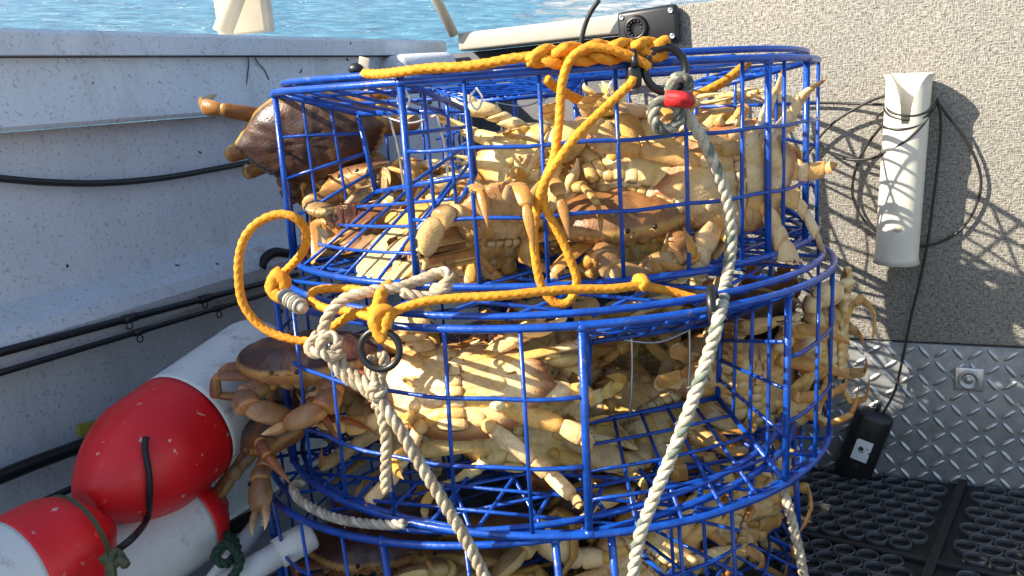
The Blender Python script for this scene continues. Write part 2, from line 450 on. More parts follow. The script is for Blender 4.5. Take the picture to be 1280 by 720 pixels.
# corner post where the side meets the transom
cp = empty("corner_post", "rounded grey corner post where the side wall meets the transom", "post")
ux = Vector((.80, .60, 0)).normalized(); uy = Vector((-ux.y, ux.x, 0)); pc = aty(537, 70, 1.97)
mb = MB(); box(mb, (pc.x + uy.x * .09, pc.y + uy.y * .09, .416), ux * .078, uy * .09, Vector((0, 0, .4165)), bev=.022); child(mb, "post_column", "speckled_paint", cp)

# transom
sl = -.545
tr = empty("transom", "aft wall of the boat with textured liner, lit rail and tread plate", "boat wall", loc=wallpt(0, 0))
def wbox(mb, s0, s1, z0, z1, o0, o1, bev=0.0):
    box(mb, wallpt((s0 + s1) / 2, (z0 + z1) / 2, (o0 + o1) / 2), RR * (s1 - s0) / 2, NR * abs(o1 - o0) / 2, Vector((0, 0, (z1 - z0) / 2)), bev=bev)
mb = MB(); wbox(mb, sl, 1.2, .258, .862, -.30, 0.0, .004); child(mb, "liner_panel", "woven_liner", tr)
mb = MB(); zr_t = onwall(600, 38, -.29).z; zr_b = onwall(600, 61, -.29).z; s_r = onwall(572, 50, -.29).dot(RR); wbox(mb, s_r, sl + .3, zr_b, zr_t, -.38, -.29, .006); child(mb, "top_rail", "paint_rail", tr)
mb = MB(); wbox(mb, s_r - .1, sl + .3, -.03, zr_b - .002, -.42, -.35); child(mb, "recess_wall", "dark_grey", tr)  # shade of the recess is put into this dark grey colour
mb = MB(); wbox(mb, -.60, 1.2, 0.0, .256, -.05, .003, .001); pl_ = child(mb, "tread_plate", "tread_plate", tr)
# raised lozenges of the tread plate: one object each
lz = MB(); L, Wd, Hh = .0142, .0041, .0026
vs = []
for i in range(7):
    t = -1 + 2 * i / 6; wv = Wd * math.sqrt(max(1 - t * t, 0)) + .0001
    vs += [Vector((t * L, -wv, 0)), Vector((t * L, -wv * .35, Hh * (1 - t**4))), Vector((t * L, wv * .35, Hh * (1 - t**4))), Vector((t * L, wv, 0))]
fs = [(i * 4 + k, i * 4 + k + 1, (i + 1) * 4 + k + 1, (i + 1) * 4 + k) for i in range(6) for k in range(3)]
lz.add(vs, fs); lzm = lz.mesh("tread", "alu_tread")
pw = world_of(pl_).inverted(); step = .0262
for i in range(26):
    for j in range(10):
        s = -.40 + i * step; z = .012 + j * .0255
        if z > .252: continue
        a = R_(-52 if (i + j) % 2 else 38)
        ex = RR * math.cos(a) + Vector((0, 0, 1)) * math.sin(a); ez = -NR; ey = ez.cross(ex)
        p = wallpt(s, z, .0032)
        m = Matrix(((ex.x, ey.x, ez.x, p.x), (ex.y, ey.y, ez.y, p.y), (ex.z, ey.z, ez.z, p.z), (0, 0, 0, 1)))
        o = bpy.data.objects.new("tread", lzm); COL.objects.link(o); o.parent = pl_; o.matrix_basis = pw @ m

# plates and tubes standing on the gunwale
def simple_tube(name, label, cat, mat, P, r, sides=20, group=None):
    mb = MB(); tube(mb, P, r, sides); o = rooted(mb, name, mat, P[0]); return tag(o, label, cat, group)
p0 = onleft(303, 38, -1.22); p1 = p0 + Vector((.035, .02, .35))
base = empty("rail_stanchion", "beige rail stanchion with square backing plate on the left gunwale", "stanchion", loc=p0)
mb = MB(); pw_ = (RR * .95 + RL * .3).normalized(); box(mb, p0 + Vector((.0, .03, .12)), pw_ * .054, pw_.cross(Vector((0, 0, 1))) * .012, Vector((0, 0, .124)), bev=.003); child(mb, "backing_plate", "tan_paint", base)
mb = MB(); tube(mb, [p0 + Vector((-.030, -.03, -.004)), p0 + Vector((.095, .01, .25))], .0185, 18); child(mb, "tube", "tan_paint", base)
p0 = aty(564, 36, 2.16); p1 = aty(538, -16, 2.12)
simple_tube("rail_post", "slanting beige tube rising from the aft corner", "post", "tan_paint", [p0 - (p1 - p0) * .15, p1 + (p1 - p0) * 2], .0115)

# black cable hanging along the side, rods in their rack
P = [onleft(x, y, -1.150) for x, y in ((-60, 216), (0, 223), (60, 228), (130, 229), (200, 223), (260, 213), (330, 200), (400, 190))]
simple_tube("side_cable", "black cable sagging along the grey side wall", "cable", "black_cable", resample(spline(P, 8), .02), .0052, 10)
def rod(pa, pb, label, ra, rb, guides):
    d = (pb - pa).normalized(); r0 = empty("fishing_rod", label, "fishing rod", "fishing rods racked along the side wall", loc=pa)
    mb = MB(); n = 12
    tube(mb, [pa.lerp(pb, i / n) for i in range(n + 1)], ra, 12, rf=lambda i, th: ra + (rb - ra) * i / n); child(mb, "blank", "rod_graphite", r0)
    for g in guides:
        c = pa.lerp(pb, g); mb = MB()
        cc = c + Vector((0, -.004, -.010))
        tube(mb, [cc + Vector((0, 0, 1)) * .0055 * math.cos(a * math.pi / 8) + d * .0055 * math.sin(a * math.pi / 8) for a in range(16)], .0011, 6, True)
        tube(mb, [c - d * .012, c + d * .012], ra * 1.12, 10); child(mb, "guide", "black_plastic", r0)
rod(onleft(-40, 451, -1.10), onleft(372, 343, -1.10), "black fishing rod, the upper of two along the side wall", .0062, .0045, (.39, .63))
rod(onleft(-40, 478, -1.09), onleft(372, 356, -1.09), "slimmer black fishing rod below the other on the wall", .0046, .0036, (.42, .68))
br = empty("rod_bracket", "grey channel bracket on the side wall holding a black strap", "bracket")
mb = MB(); a = onleft(316, 308, -1.135); b = onleft(338, 352, -1.135); d = (b - a)
box(mb, (a + b) / 2, d / 2, RL * .012, ML * .012, bev=.002); child(mb, "channel", "speckled_paint", br)
mb = MB(); P = [onleft(x, y, -1.11) for x, y in ((326, 335), (332, 322), (345, 315), (362, 317), (376, 312))]
tube(mb, resample(spline(P, 6), .006), .009, 8); child(mb, "strap", "black_rubber", br)
# black pole along the foot of the side wall with a flat paddle
P = [onleft(-40, 612, -1.14), onleft(40, 580, -1.14), onleft(135, 545, -1.14), onleft(300, 482, -1.14)]
pole = empty("boat_hook", "black pole with yellow green paddle lying along the side wall", "pole", loc=P[0])
mb = MB(); tube(mb, resample(P, .03), .0105, 12); child(mb, "shaft", "black_plastic", pole)
mb = MB(); a = onleft(96, 540, -1.135); b = onleft(162, 520, -1.135)
box(mb, (a + b) / 2, (b - a) / 2, Vector((0, 0, .010)), ML * .004, bev=.004); child(mb, "paddle", "yellow_plate", pole)
simple_tube("spare_pole", "thin black pole running down behind the red buoys", "pole", "black_plastic", [onleft(-20, 660, -1.10), onleft(100, 606, -1.10), onleft(260, 520, -1.10)], .005, 10)

# ------------------------------------------------------------------ rubber mat
mat0 = atz(1202, 604, .012); mat1 = atz(1158, 718, .012); sd = (mat1 - mat0); sd.z = 0; sd.normalize()     # seam direction (towards the camera)
sx = Vector((-sd.y, sd.x, 0))
if sx.x < 0: sx = -sx
mat = empty("rubber_mat", "black rubber ring mat covering the deck beside the pots", "mat", loc=(.5, 1.2, 0))
mb = MB(); c = mat0 + sd * .35
box(mb, (c.x, c.y, .0015), sx * .9, sd * .5, Vector((0, 0, .0015))); child(mb, "backing", "black_rubber", mat, False)
mb = MB(); box(mb, (mat0.x + sd.x * .3, mat0.y + sd.y * .3, .0075), sx * .007, sd * .42, Vector((0, 0, .006)), bev=.002); child(mb, "seam_strip", "black_rubber", mat)
ck = atz(1040, 672, .012); k = (ck - mat0).dot(sd)
mb = MB(); cc = mat0 + sd * k; box(mb, (cc.x, cc.y, .0065), sx * .6, sd * .005, Vector((0, 0, .005)), bev=.002); child(mb, "cross_strip", "black_rubber", mat)
rg = MB(); prof = [(0, .0146), (.0064, .0145), (.0076, .0150), (.0076, .0161), (.0064, .0169), (0, .0171)]; lathe(rg, (0, 0, 0), (0, 0, 1), prof, 20, caps=False)
rgm = rg.mesh("ring", "ring_rubber"); mi = world_of(mat).inverted()
cnt = 0
for j in range(26):
    for i in range(-17, 9):
        u = (i + (.5 if j % 2 else 0)) * .0345 + .0175; v = j * .0300 + .004
        if abs(u) < .022 or abs(v - k) < .018: continue
        p = mat0 + sx * u + sd * v
        if (Vector((p.x - PB[0], p.y - PB[1], 0))).length < .37 or p.dot(NR) > CW - .02 or p.x < .10: continue
        rr = p - CP; cz = Vector(MC.T @ np.array(rr)); q = 640 + FPX * cz.x / cz.z; qy = 360 + FPX * cz.y / cz.z
        if q > 1340 or q < 880 or qy > 790: continue
        o = bpy.data.objects.new("ring", rgm); COL.objects.link(o); o.parent = mat
        o.matrix_basis = Matrix.Translation(Vector((p.x - .5, p.y - 1.2, .003))); cnt += 1
print("mat rings", cnt)

# ------------------------------------------------------------------ crab pots
def axis_frame(c, ax):
    z = Vector(ax).normalized(); x = (Vector((1, 0, 0)) - z * z.x).normalized(); y = z.cross(x)
    return Matrix(((x.x, y.x, z.x, c[0]), (x.y, y.y, z.y, c[1]), (x.z, y.z, z.z, c[2]), (0, 0, 0, 1)))
def arcpts(a0, a1, r, z, n=None):
    n = n or max(2, int(abs(a1 - a0) / .09)); return [Vector((r * math.cos(a0 + (a1 - a0) * i / n), r * math.sin(a0 + (a1 - a0) * i / n), z)) for i in range(n + 1)]
def grid_disc(mb, r, z, step, rot, wr):
    n = int(r / step)
    for d in (0, 1):
        for i in range(-n, n + 1):
            o = (i + .13) * step
            if abs(o) >= r * .985: continue
            h = math.sqrt(r * r - o * o); a, b = ((-h, o), (h, o)) if d else ((o, -h), (o, h))
            ca, sa = math.cos(rot), math.sin(rot)
            wire(mb, Vector((a[0] * ca - a[1] * sa, a[0] * sa + a[1] * ca, z + wr * d)), Vector((b[0] * ca - b[1] * sa, b[0] * sa + b[1] * ca, z + wr * d)), wr)
def make_pot(base, ax, label, heavy, tunnels, rot, lid=True, escape=None, rings=(1 / 3, 2 / 3)):
    """base: centre of the bottom hoop; heavy: angles of the thick uprights; tunnels: (a0, a1, floor corners, ceiling corners) in world space"""
    mw = axis_frame(base, ax); inv = mw.inverted()
    pot = empty("crab_pot", label, "crab pot", "blue wire crab pots stacked on deck"); pot.matrix_basis = mw
    rnd = random.Random(int(base[2] * 1000)); h = PH
    def hoop(name, r, z, wr, wob=.0016):
        m = MB(); P = [Vector((r * math.cos(a) , r * math.sin(a), z + wob * math.sin(3 * a + r * 40 + z * 9))) for a in [2 * math.pi * i / 96 for i in range(96)]]
        tube(m, P, wr, 8, True); m.build(name, "blue_wire", pot)
    hoop("top_hoop", PR, h, .0044); hoop("bottom_hoop", PR, 0, .0044)
    hoop("lid_hoop", PR - .014, h + .0105, .0040, .002); hoop("base_hoop", PR - .016, -.006, .0036)
    for a in heavy:
        m = MB(); d = Vector((math.cos(a), math.sin(a), 0)) * (PR - .001)
        wire(m, d + Vector((0, 0, -.004)), d + Vector((0, 0, h + .004)), .0043, 8)
        ball(m, d + Vector((0, 0, h - .002)), .0066, .0066, .0055); ball(m, d, .0066, .0066, .0055); m.build("upright", "blue_wire", pot)
    def blocked(a):
        for t in tunnels:
            x = (a - t[0]) % (2 * math.pi)
            if x < (t[1] - t[0]) % (2 * math.pi): return True
        return False
    nv = 30; off = rnd.random() * .2
    for i in range(nv):
        a = off + 2 * math.pi * i / nv
        if any(abs((a - t + math.pi) % (2 * math.pi) - math.pi) < .07 for t in heavy) or blocked(a): continue
        m = MB(); d = Vector((math.cos(a), math.sin(a), 0)) * PR; da = rnd.uniform(-.008, .008); e = Vector((math.cos(a + da), math.sin(a + da), 0)) * PR
        wire(m, d + Vector((0, 0, h)), e, .0024); m.build("side_wire", "blue_wire", pot)
    # horizontal hoops of the side, broken at the tunnels
    for q in rings:
        cuts = sorted([(t[0] % (2 * math.pi), (t[1] - t[0]) % (2 * math.pi)) for t in tunnels])
        spans = [(c[0] + c[1], cuts[(i + 1) % len(cuts)][0] + (2 * math.pi if i == len(cuts) - 1 else 0)) for i, c in enumerate(cuts)] if cuts else [(0, 2 * math.pi)]
        for b0, b1 in spans:
            m = MB(); tube(m, [p + Vector((0, 0, .001 * math.sin(5 * i))) for i, p in enumerate(arcpts(b0, b1, PR, q * h, max(3, int((b1 - b0) / .06))))], .0024, 6); m.build("side_hoop", "blue_wire", pot)
    m = MB(); grid_disc(m, PR - .014, h + .0055, .074, rot, .0025); m.build("lid_mesh", "blue_wire", pot)
    m = MB(); grid_disc(m, PR - .004, -.004, .056, rot + .3, .0024); m.build("base_mesh", "blue_wire", pot)
    for t in tunnels:
        a0, a1, fl, ce = t[:4]; st = t[4] if len(t) > 4 else .042
        f0, f1 = inv @ fl[0], inv @ fl[1]; c0, c1 = inv @ ce[0], inv @ ce[1]
        am = (a1 - a0) % (2 * math.pi)
        tn = MB()
        for a, b in ((f0, f1), (c0, c1), (f0, c0), (f1, c1)): wire(tn, a, b, .0037, 8)
        o0 = Vector((PR * math.cos(a0), PR * math.sin(a0), 0)); o1 = Vector((PR * math.cos(a0 + am), PR * math.sin(a0 + am), 0)); H3 = Vector((0, 0, h))
        for a, b in ((o0, f0), (o1, f1), (o0 + H3, c0), (o1 + H3, c1)): wire(tn, a, b, .0036, 8)
        tno = tn.build("tunnel", "blue_wire", pot)
        def ruled(name, outer, i0, i1):
            m = MB(); n = max(4, int((i1 - i0).length / st) + 1); k = max(3, int(((i0 + i1) / 2 - outer[len(outer) // 2]).length / st))
            def op(u): x = u * (len(outer) - 1); i = min(int(x), len(outer) - 2); return outer[i].lerp(outer[i + 1], x - i)
            for i in range(1, n): wire(m, op(i / n), i0.lerp(i1, i / n), .0024)
            ch0, ch1 = outer[0], outer[-1]
            for j in range(1, k):
                f = j / k; m_ = [op(u / 6).lerp(i0.lerp(i1, u / 6), f) + Vector((0, 0, .003)) for u in range(7)]
                tube(m, m_, .0023, 6)
            m.build(name, "blue_wire", tno)
        ruled("tunnel_floor", arcpts(a0, a0 + am, PR, 0), f0, f1)
        ruled("tunnel_ceiling", arcpts(a0, a0 + am, PR, h), c0, c1)
        ruled("tunnel_side", [o0, o0.lerp(o0 + H3, .5), o0 + H3], f0, c0)
        ruled("tunnel_side", [o1, o1.lerp(o1 + H3, .5), o1 + H3], f1, c1)
        for q in (.28, .72):                      # one-way trigger wires hanging in the opening
            m = MB(); a = c0.lerp(c1, q); b = f0.lerp(f1, q + .03)
            tube(m, resample(spline([a + Vector((0, 0, .006)), a + (c1 - c0).normalized() * .004, a.lerp(b, .5) + (a0 and Vector((.004, 0, 0))), b - Vector((0, 0, .012))], 6), .01), .0017, 6); m.build("trigger_wire", "steel_wire", tno)
        m = MB(); tube(m, resample(spline([c0.lerp(c1, .25) + Vector((0, 0, -.004)), c0.lerp(c1, .5) + Vector((0, 0, -.014)), c0.lerp(c1, .75) + Vector((0, 0, -.004))], 8), .01), .0016, 6); m.build("trigger_bar", "steel_wire", tno)
    if escape:
        m = MB(); c = Vector((PR * math.cos(escape), PR * math.sin(escape), h * .48)); tx = Vector((-math.sin(escape), math.cos(escape), 0))
        P = []
        for i in range(40):
            th = 2 * math.pi * i / 40; u = math.cos(th) * .058; a = escape + u / PR
            P.append(Vector((PR * 1.008 * math.cos(a), PR * 1.008 * math.sin(a), h * .48 + math.sin(th) * .055)))
        tube(m, P, .0042, 8, True); m.build("escape_ring", "blue_wire", pot)
    return pot
def pang(px, py, c):
    p = oncyl(px, py, c, PR); return math.atan2(p.y - c[1], p.x - c[0])
def back_tunnel(c, z0, ang, dz0=.10, dz1=.19):
    d = Vector((math.cos(ang), math.sin(ang), 0)); t = Vector((-d.y, d.x, 0)); b = Vector((c[0], c[1], z0)) + d * .20
    return (ang - .38, ang + .38, (b - t * .09 + Vector((0, 0, dz0)), b + t * .09 + Vector((0, 0, dz0))), (b - t * .09 + Vector((0, 0, dz1)), b + t * .09 + Vector((0, 0, dz1))))

TUN = {'T': None, 'M': None, 'B': None}
hT = [pang(352, 200, PT), pang(498, 104, PT), pang(960, 90, PT), pang(985, 95, PT) + .16, pang(740, 90, PT) + math.pi, pang(740, 90, PT) + 2.3]
TUN['T'] = (hT[0], hT[1], (aty(470, 240, 1.22), aty(594, 218, 1.08)), (aty(447, 142, 1.22), aty(584, 138, 1.08)))
potT = make_pot((.064, 1.313, .524), (.02, .008, 1), "topmost blue wire crab pot with orange rope along its rim", hT,
    [TUN['T'],
     back_tunnel(PT, .524, R_(97), .10, .20) + (.024,), back_tunnel(PT, .524, R_(5), .11, .19)], .55)
hM = [pang(346, 400, PM), pang(727, 450, PM), pang(985, 450, PM), R_(100), R_(20), R_(160)]
TUN['M'] = (hM[1], hM[2], (aty(733, 529, 1.03), aty(897, 497, 1.10)), (aty(737, 428, 1.03), aty(902, 402, 1.10)))
make_pot((.049, 1.224, .277), (.028, .002, 1), "middle blue wire crab pot with its ramp facing forward", hM,
    [TUN['M'],
     back_tunnel(PM, .277, R_(85))], -.62)
hB = [pang(487, 690, PB), pang(705, 690, PB), pang(776, 690, PB), R_(-15), R_(200), R_(90)]
make_pot((.010, 1.225, .033), (-.028, .03, 1), "lowest blue wire crab pot standing on deck in shade", hB,
    [back_tunnel(PB, .033, R_(-30)), back_tunnel(PB, .033, R_(90))], .2, escape=pang(433, 690, PB))

for x, y, yy in ((503, 112, 1.0), (594, 112, 1.0), (768, 98, 1.0)):       # white ties on the lid wires
    p = aty(x, y, yy); mb = MB(); tube(mb, resample(spline([p, p + Vector((-.007, 0, -.010)), p + Vector((0, -.002, -.022)), p + Vector((.007, 0, -.010)), p + Vector((.001, 0, .002))], 6), .003), .0014, 6); child(mb, "wire_tie", "white_tie", potT)
# ------------------------------------------------------------------ crabs
CREAM = (.76, .475, .145); PALE = (.88, .69, .375); ORANGE = (.52, .17, .025); BROWN = (.135, .072, .042); TAN = (.33, .18, .07); PURPLE = (.115, .055, .045)
def lerp3(a, b, t): t = min(max(t, 0), 1); return tuple(x + (y - x) * t for x, y in zip(a, b))
def limb(mb, pts, W, Tk, up, cdor, cven, sides=10, keel=0.0):
    """flattened tapering segment; up = dorsal side; W, Tk half width and half thickness along it; a keeled one has a crisp edge on either side"""
    P = [Vector(p) for p in pts]; n = len(P)
    F = []
    for i in range(n):
        d = (P[min(i + 1, n - 1)] - P[max(i - 1, 0)]).normalized(); u = Vector(up); u = (u - d * u.dot(d)).normalized(); F.append((u, d.cross(u)))
    def pt(i, th):
        q = math.sin(th); q = q * (1 - keel * (1 - abs(q))); return P[i] + F[i][1] * math.cos(th) * W[i] + F[i][0] * q * Tk[i]
    def cl(i, th): return lerp3(cven[i], cdor[i], .5 + 1.1 * math.sin(th))
    if keel:
        h = 5
        for o in (0.0, math.pi):
            A = [o + math.pi * k / h for k in range(h + 1)]
            vs = [pt(i, t) for i in range(n) for t in A]; cs = [cl(i, o + math.pi * min(max(k, .6), h - .6) / h) for i in range(n) for k in range(h + 1)]; m = h + 1
            fs = [(i * m + k, i * m + k + 1, (i + 1) * m + k + 1, (i + 1) * m + k) for i in range(n - 1) for k in range(h)]
            fs += [tuple(range(m))[::-1], tuple((n - 1) * m + k for k in range(m))]
            mb.add(vs, fs, cs)
        return
    A = [2 * math.pi * k / sides for k in range(sides)]
    vs = [pt(i, t) for i in range(n) for t in A]; cs = [cl(i, t) for i in range(n) for t in A]
    fs = [(i * sides + k, i * sides + (k + 1) % sides, (i + 1) * sides + (k + 1) % sides, (i + 1) * sides + k) for i in range(n - 1) for k in range(sides)]
    fs += [tuple(range(sides))[::-1], tuple((n - 1) * sides + k for k in range(sides))]
    mb.add(vs, fs, cs)
SEGP = [(0, .50), (.03, .72), (.10, .86), (.35, 1.0), (.65, 1.03), (.88, 1.0), (.97, .88), (1.0, .66)]
def segment(mb, a, b, w, t, up, cd, cv, joint=None, taper=1.0, bow=0.0, keel=0.0):
    a = Vector(a); b = Vector(b); u = Vector(up); L = (b - a).length
    pts = [a.lerp(b, q) + u * bow * L * math.sin(math.pi * q) for q, _ in SEGP]
    W = [w * f * (1 + (taper - 1) * q) for q, f in SEGP]; T = [t * f * (1 + (taper - 1) * q) for q, f in SEGP]
    j = joint or cd; cds = [j if q < .08 or q > .92 else cd for q, _ in SEGP]; cvs = [lerp3(cv, j, .6) if q < .06 or q > .94 else cv for q, _ in SEGP]
    limb(mb, pts, W, T, u, cds, cvs, 12, keel)
def spike(mb, a, d0, d1, L, w, t, up, cd, cv, ctip):
    """curved pointed finger: starts along d0, ends along d1"""
    pts = []; p = Vector(a); n = 8; W = []; T = []; cds = []; cvs = []
    for i in range(n + 1):
        q = i / n; pts.append(p.copy()); d = Vector(d0).lerp(Vector(d1), q).normalized(); p = p + d * (L / n)
        f = (.75 + .5 * q if q < .25 else .95 * (1 - ((q - .2) / .8) ** 1.7)) if i else .6
        f = max(f, .06); W.append(w * f); T.append(t * f)
        c = lerp3(cd, ctip, (q - .45) * 2); cds.append(c); cvs.append(lerp3(cv, ctip, (q - .55) * 2))
    limb(mb, pts, W, T, up, cds, cvs, 8, .5)
HALF = [(0, .050), (.010, .0525), (.021, .0515), (.034, .0480), (.050, .0395), (.064, .0285), (.076, .0150), (.0855, -.0010), (.0880, -.0065), (.0800, -.0150), (.0690, -.0270), (.0560, -.0385), (.0420, -.0470), (.0280, -.0525), (.0140, -.0545), (0, -.0550)]
def crab_mesh(name, seed, style, dors=BROWN, tanmix=.25, legcol=None, ext=(), lm=.45, skip=()):
    rnd = random.Random(seed); mb = MB()
    # outline of the shell, right half then mirrored, teeth along the front side edge
    HP = [Vector((x * 1.10, y * 1.06, 0)) for x, y in HALF]; half = resample(spline(HP, 6), .0042)
    tooth = []
    for i, p in enumerate(half):
        q = p.copy()
        if .026 < p.x and p.y > -.004 and i % 2 == 0: q = q * 1.035
        tooth.append(q)
    out = tooth + [Vector((-p.x, p.y, 0)) for p in tooth[-2:0:-1]]
    n = len(out); rows = []
    dome = rnd.uniform(.026, .031)
    for s, z in [(0, 1), (.1, .997), (.2, .987), (.3, .97), (.4, .945), (.5, .905), (.6, .845), (.68, .775), (.76, .68), (.83, .56), (.89, .42), (.94, .26), (.975, .13), (1, 0)]:
        rows.append(('d', s, dome * z))
    for s, z in [(.985, -.004), (.94, -.0085), (.86, -.013), (.74, -.0175), (.55, -.0205), (.3, -.022), (0, -.0225)]:
        rows.append(('v', s, z))
    vs = []; cs = []
    for kind, s, z in rows:
        for p in out:
            q = Vector((p.x * s, p.y * s, z))
            if kind == 'd' and s < .97:
                q.z += .0022 * noise.noise(Vector((q.x * 42 + seed, q.y * 42, 3))) * (1 - s * .5) + .0016 * math.cos(q.x * 120) * math.cos(q.y * 90) * (1 - s)
                q.z += (.0016 * noise.noise(Vector((q.x * 95 + seed, q.y * 95, 8))) + .0024 * noise.noise(Vector((q.x * 24, q.y * 30 + seed, 1)))) * min(1, (1 - s) * 8)
                q.z -= .0026 * math.exp(-((abs(q.x) - .020 - .10 * (q.y + .01)**2 * 10) / .0032)**2) * (1 if -.035 < q.y < .035 else 0)
            vs.append(q)
            if kind == 'd':
                nn = noise.noise(Vector((q.x * 30 + seed * 3.1, q.y * 30, 7)))
                c = lerp3(dors, lerp3(TAN, ORANGE, .25), tanmix + .7 * nn + .2 * (q.y < -.02))
                if s > .97: c = lerp3(c, CREAM, .55)
            else:
                c = lerp3(CREAM, PALE, .5 + .8 * noise.noise(Vector((q.x * 25, q.y * 25, seed))))
                if s > .80: c = lerp3(c, (.30, .10, .04), .85 * min(1, (s - .80) / .16))
                if q.y > .022: c = lerp3(c, (.52, .33, .15), .55)
            cs.append(c)
    fs = [(i * n + k, (i + 1) * n + k, (i + 1) * n + (k + 1) % n, i * n + (k + 1) % n) for i in range(len(rows) - 1) for k in range(n)]
    mb.add(vs, fs, cs)
    V = Vector; zb = -.0215
    # breast plates fanning out to the legs, and the tail flap folded along the middle
    ys = [.024, .010, -.005, -.019, -.031]; y2 = [.030, .014, -.004, -.023, -.041]; xo = [.030, .037, .040, .038, .031]
    edge = (.27, .15, .055)
    for sgn in (-1, 1):
        for i in range(5):
            a = V((sgn * .006, ys[i], zb)); b = V((sgn * xo[i], y2[i], zb + .005)); P = [a.lerp(b, q) for q in (0, .12, .4, .7, .9, 1)]
            w = [.0055, .0072, .0080, .0085, .0070, .0045]; t = [.0025, .0034, .0040, .0046, .004, .0026]
            c = lerp3(CREAM, PALE, rnd.random()); limb(mb, P, w, t, (0, 0, -1), [edge, c, c, c, c, edge], [edge] * 6, 10, .3)
    nseg = 6; ya = -.050; female = rnd.random() < .2
    for i in range(nseg):
        y0 = ya + i * .0105; wv = (.0165 if female else .0125) * (1 - .13 * i) ; c = lerp3(PALE, CREAM, rnd.random() * .8)
        P = [V((0, y0 + .0005, zb - .001 + .004 * (i == 0))), V((0, y0 + .002, zb - .0025)), V((0, y0 + .0085, zb - .0025)), V((0, y0 + .0105, zb - .0008))]
        limb(mb, P, [wv * .9, wv, wv * .93, wv * .8], [.0025, .0042, .0042, .0022], (0, 0, -1), [edge, c, c, edge], [edge] * 4)
    for sgn in (-1, 1):                                        # mouth plates, eyes, feelers
        P = [V((sgn * .008, .028, zb + .002)), V((sgn * .0085, .036, zb + .002)), V((sgn * .008, .044, zb + .008)), V((sgn * .006, .049, zb + .016))]
        limb(mb, P, [.005, .0075, .0065, .003], [.003, .005, .0045, .002], (0, 0, -1), [CREAM, (.62, .44, .2), (.55, .36, .16), (.4, .22, .1)], [edge] * 4)
        ball(mb, V((sgn * .0155, .0535, .004)), .0030, .0030, .0030, col=(.01, .008, .008), nu=8, nv=6)
        tube(mb, [V((sgn * .0135, .048, .001)), V((sgn * .0153, .053, .0035))], .0022, 6, col=TAN)
        tube(mb, [V((sgn * .006, .051, 0)), V((sgn * .010, .064, .006)), V((sgn * .016, .074, .004))], .0007, 4, col=TAN)
    sty = {'fold': (18, -52, -112, -150), 'hang': (4, -38, -74, -96), 'spread': (26, -6, -38, -62), 'limp': (38, 12, -18, -50), 'tuck': (8, -78, -150, -185)}[style]
    legc = legcol or lerp3(lerp3(TAN, ORANGE, .35), CREAM, .42)
    for sgn in (-1, 1):
        for i in range(4):
            if (sgn, i) in skip: continue
            b = V((sgn * xo[i + 1] * .93, y2[i + 1], -.0165)); f = [.98, 1.06, 1.02, .86][i]
            ph = R_([26, 4, -20, -46][i] + rnd.uniform(-9, 9)); outv = V((sgn * math.cos(ph), math.sin(ph), 0)); pn = V((0, 0, 1)).cross(outv)
            # coxa
            cx = b + outv * .008 + V((0, 0, -.001)); ball(mb, cx, .0085, .0075, .0070, outv, pn, V((0, 0, 1)), lerp3(CREAM, PALE, rnd.random()), 10, 6)
            p = cx + outv * .004; w0 = rnd.uniform(-13, 13); es = [e + rnd.uniform(-16, 16) + w0 for e in ((24, -14, -44, -70) if (sgn, i) in ext else sty)]
            lens = (.062 * f, .024 * f, .045 * f, .050 * f); wd = (.0105 * f, .0088 * f, .0096 * f, .0066 * f); tk = (.0062, .0064, .0052, .0040)
            yaw = rnd.uniform(-14, 14)
            for j in range(4):
                e = R_(es[j]); yw = R_(yaw * j); o2 = (outv * math.cos(yw) + pn * math.sin(yw))
                d = o2 * math.cos(e) + V((0, 0, 1)) * math.sin(e); up = -o2 * math.sin(e) + V((0, 0, 1)) * math.cos(e)
                cv = lerp3(lerp3(CREAM, PALE, rnd.random()), legc, .6 if lm < .2 else 0); cdr = lerp3(legc, CREAM, rnd.random() * lm)
                if j < 3:
                    q = p + d * lens[j]; segment(mb, p, q, wd[j], tk[j], up, cdr, cv, lerp3(cv, ORANGE, .5), [.78, 1.15, .84][j], .05, .45); p = q - d * .002
                else:
                    e2 = e - R_(28); d1 = o2 * math.cos(e2) + V((0, 0, 1)) * math.sin(e2)
                    spike(mb, p, d, d1, lens[j] * 1.08, wd[j], tk[j], up, lerp3(cdr, ORANGE, .3), lerp3(cv, TAN, .35), (.36, .18, .07))
        # claw
        ph = R_(52 + rnd.uniform(-10, 10)); outv = V((sgn * math.cos(ph), math.sin(ph), 0))
        b = V((sgn * .029, .031, -.016)); ball(mb, b + outv * .006, .010, .009, .009, col=CREAM, nu=10, nv=6)
        e = R_(rnd.uniform(-20, 14)); d = (outv * math.cos(e) + V((0, 0, 1)) * math.sin(e)).normalized(); up = V((0, 0, 1))
        p = b + outv * .010; q = p + d * .030; cc = lerp3(dors, TAN, .6); pal = lerp3(lerp3(CREAM, PALE, .4 + .6 * rnd.random()), TAN, .55 if lm < .2 else 0)
        segment(mb, p, q, .0125, .0105, up, cc, pal, lerp3(pal, ORANGE, .4), 1.18, .04)
        k = {'fold': .9, 'tuck': 1.05, 'hang': .55, 'spread': .25, 'limp': .1}[style] + rnd.uniform(-.2, .2)
        d2 = V((sgn * math.cos(ph + k * 1.1), math.sin(ph + k * 1.1), -.25 - .25 * rnd.random())).normalized()
        q2 = q + d2 * .021; segment(mb, q - d2 * .003, q2, .0135, .0120, up, cc, pal, lerp3(pal, ORANGE, .45), 1.15, .05)
        an = ph + k * 2.0 + rnd.uniform(-.2, .2); d3 = V((sgn * math.cos(an), math.sin(an), -.30 - .45 * rnd.random())).normalized()
        sd_ = d3.cross(up).normalized(); up3 = sd_.cross(d3)
        q3 = q2 + d3 * .045
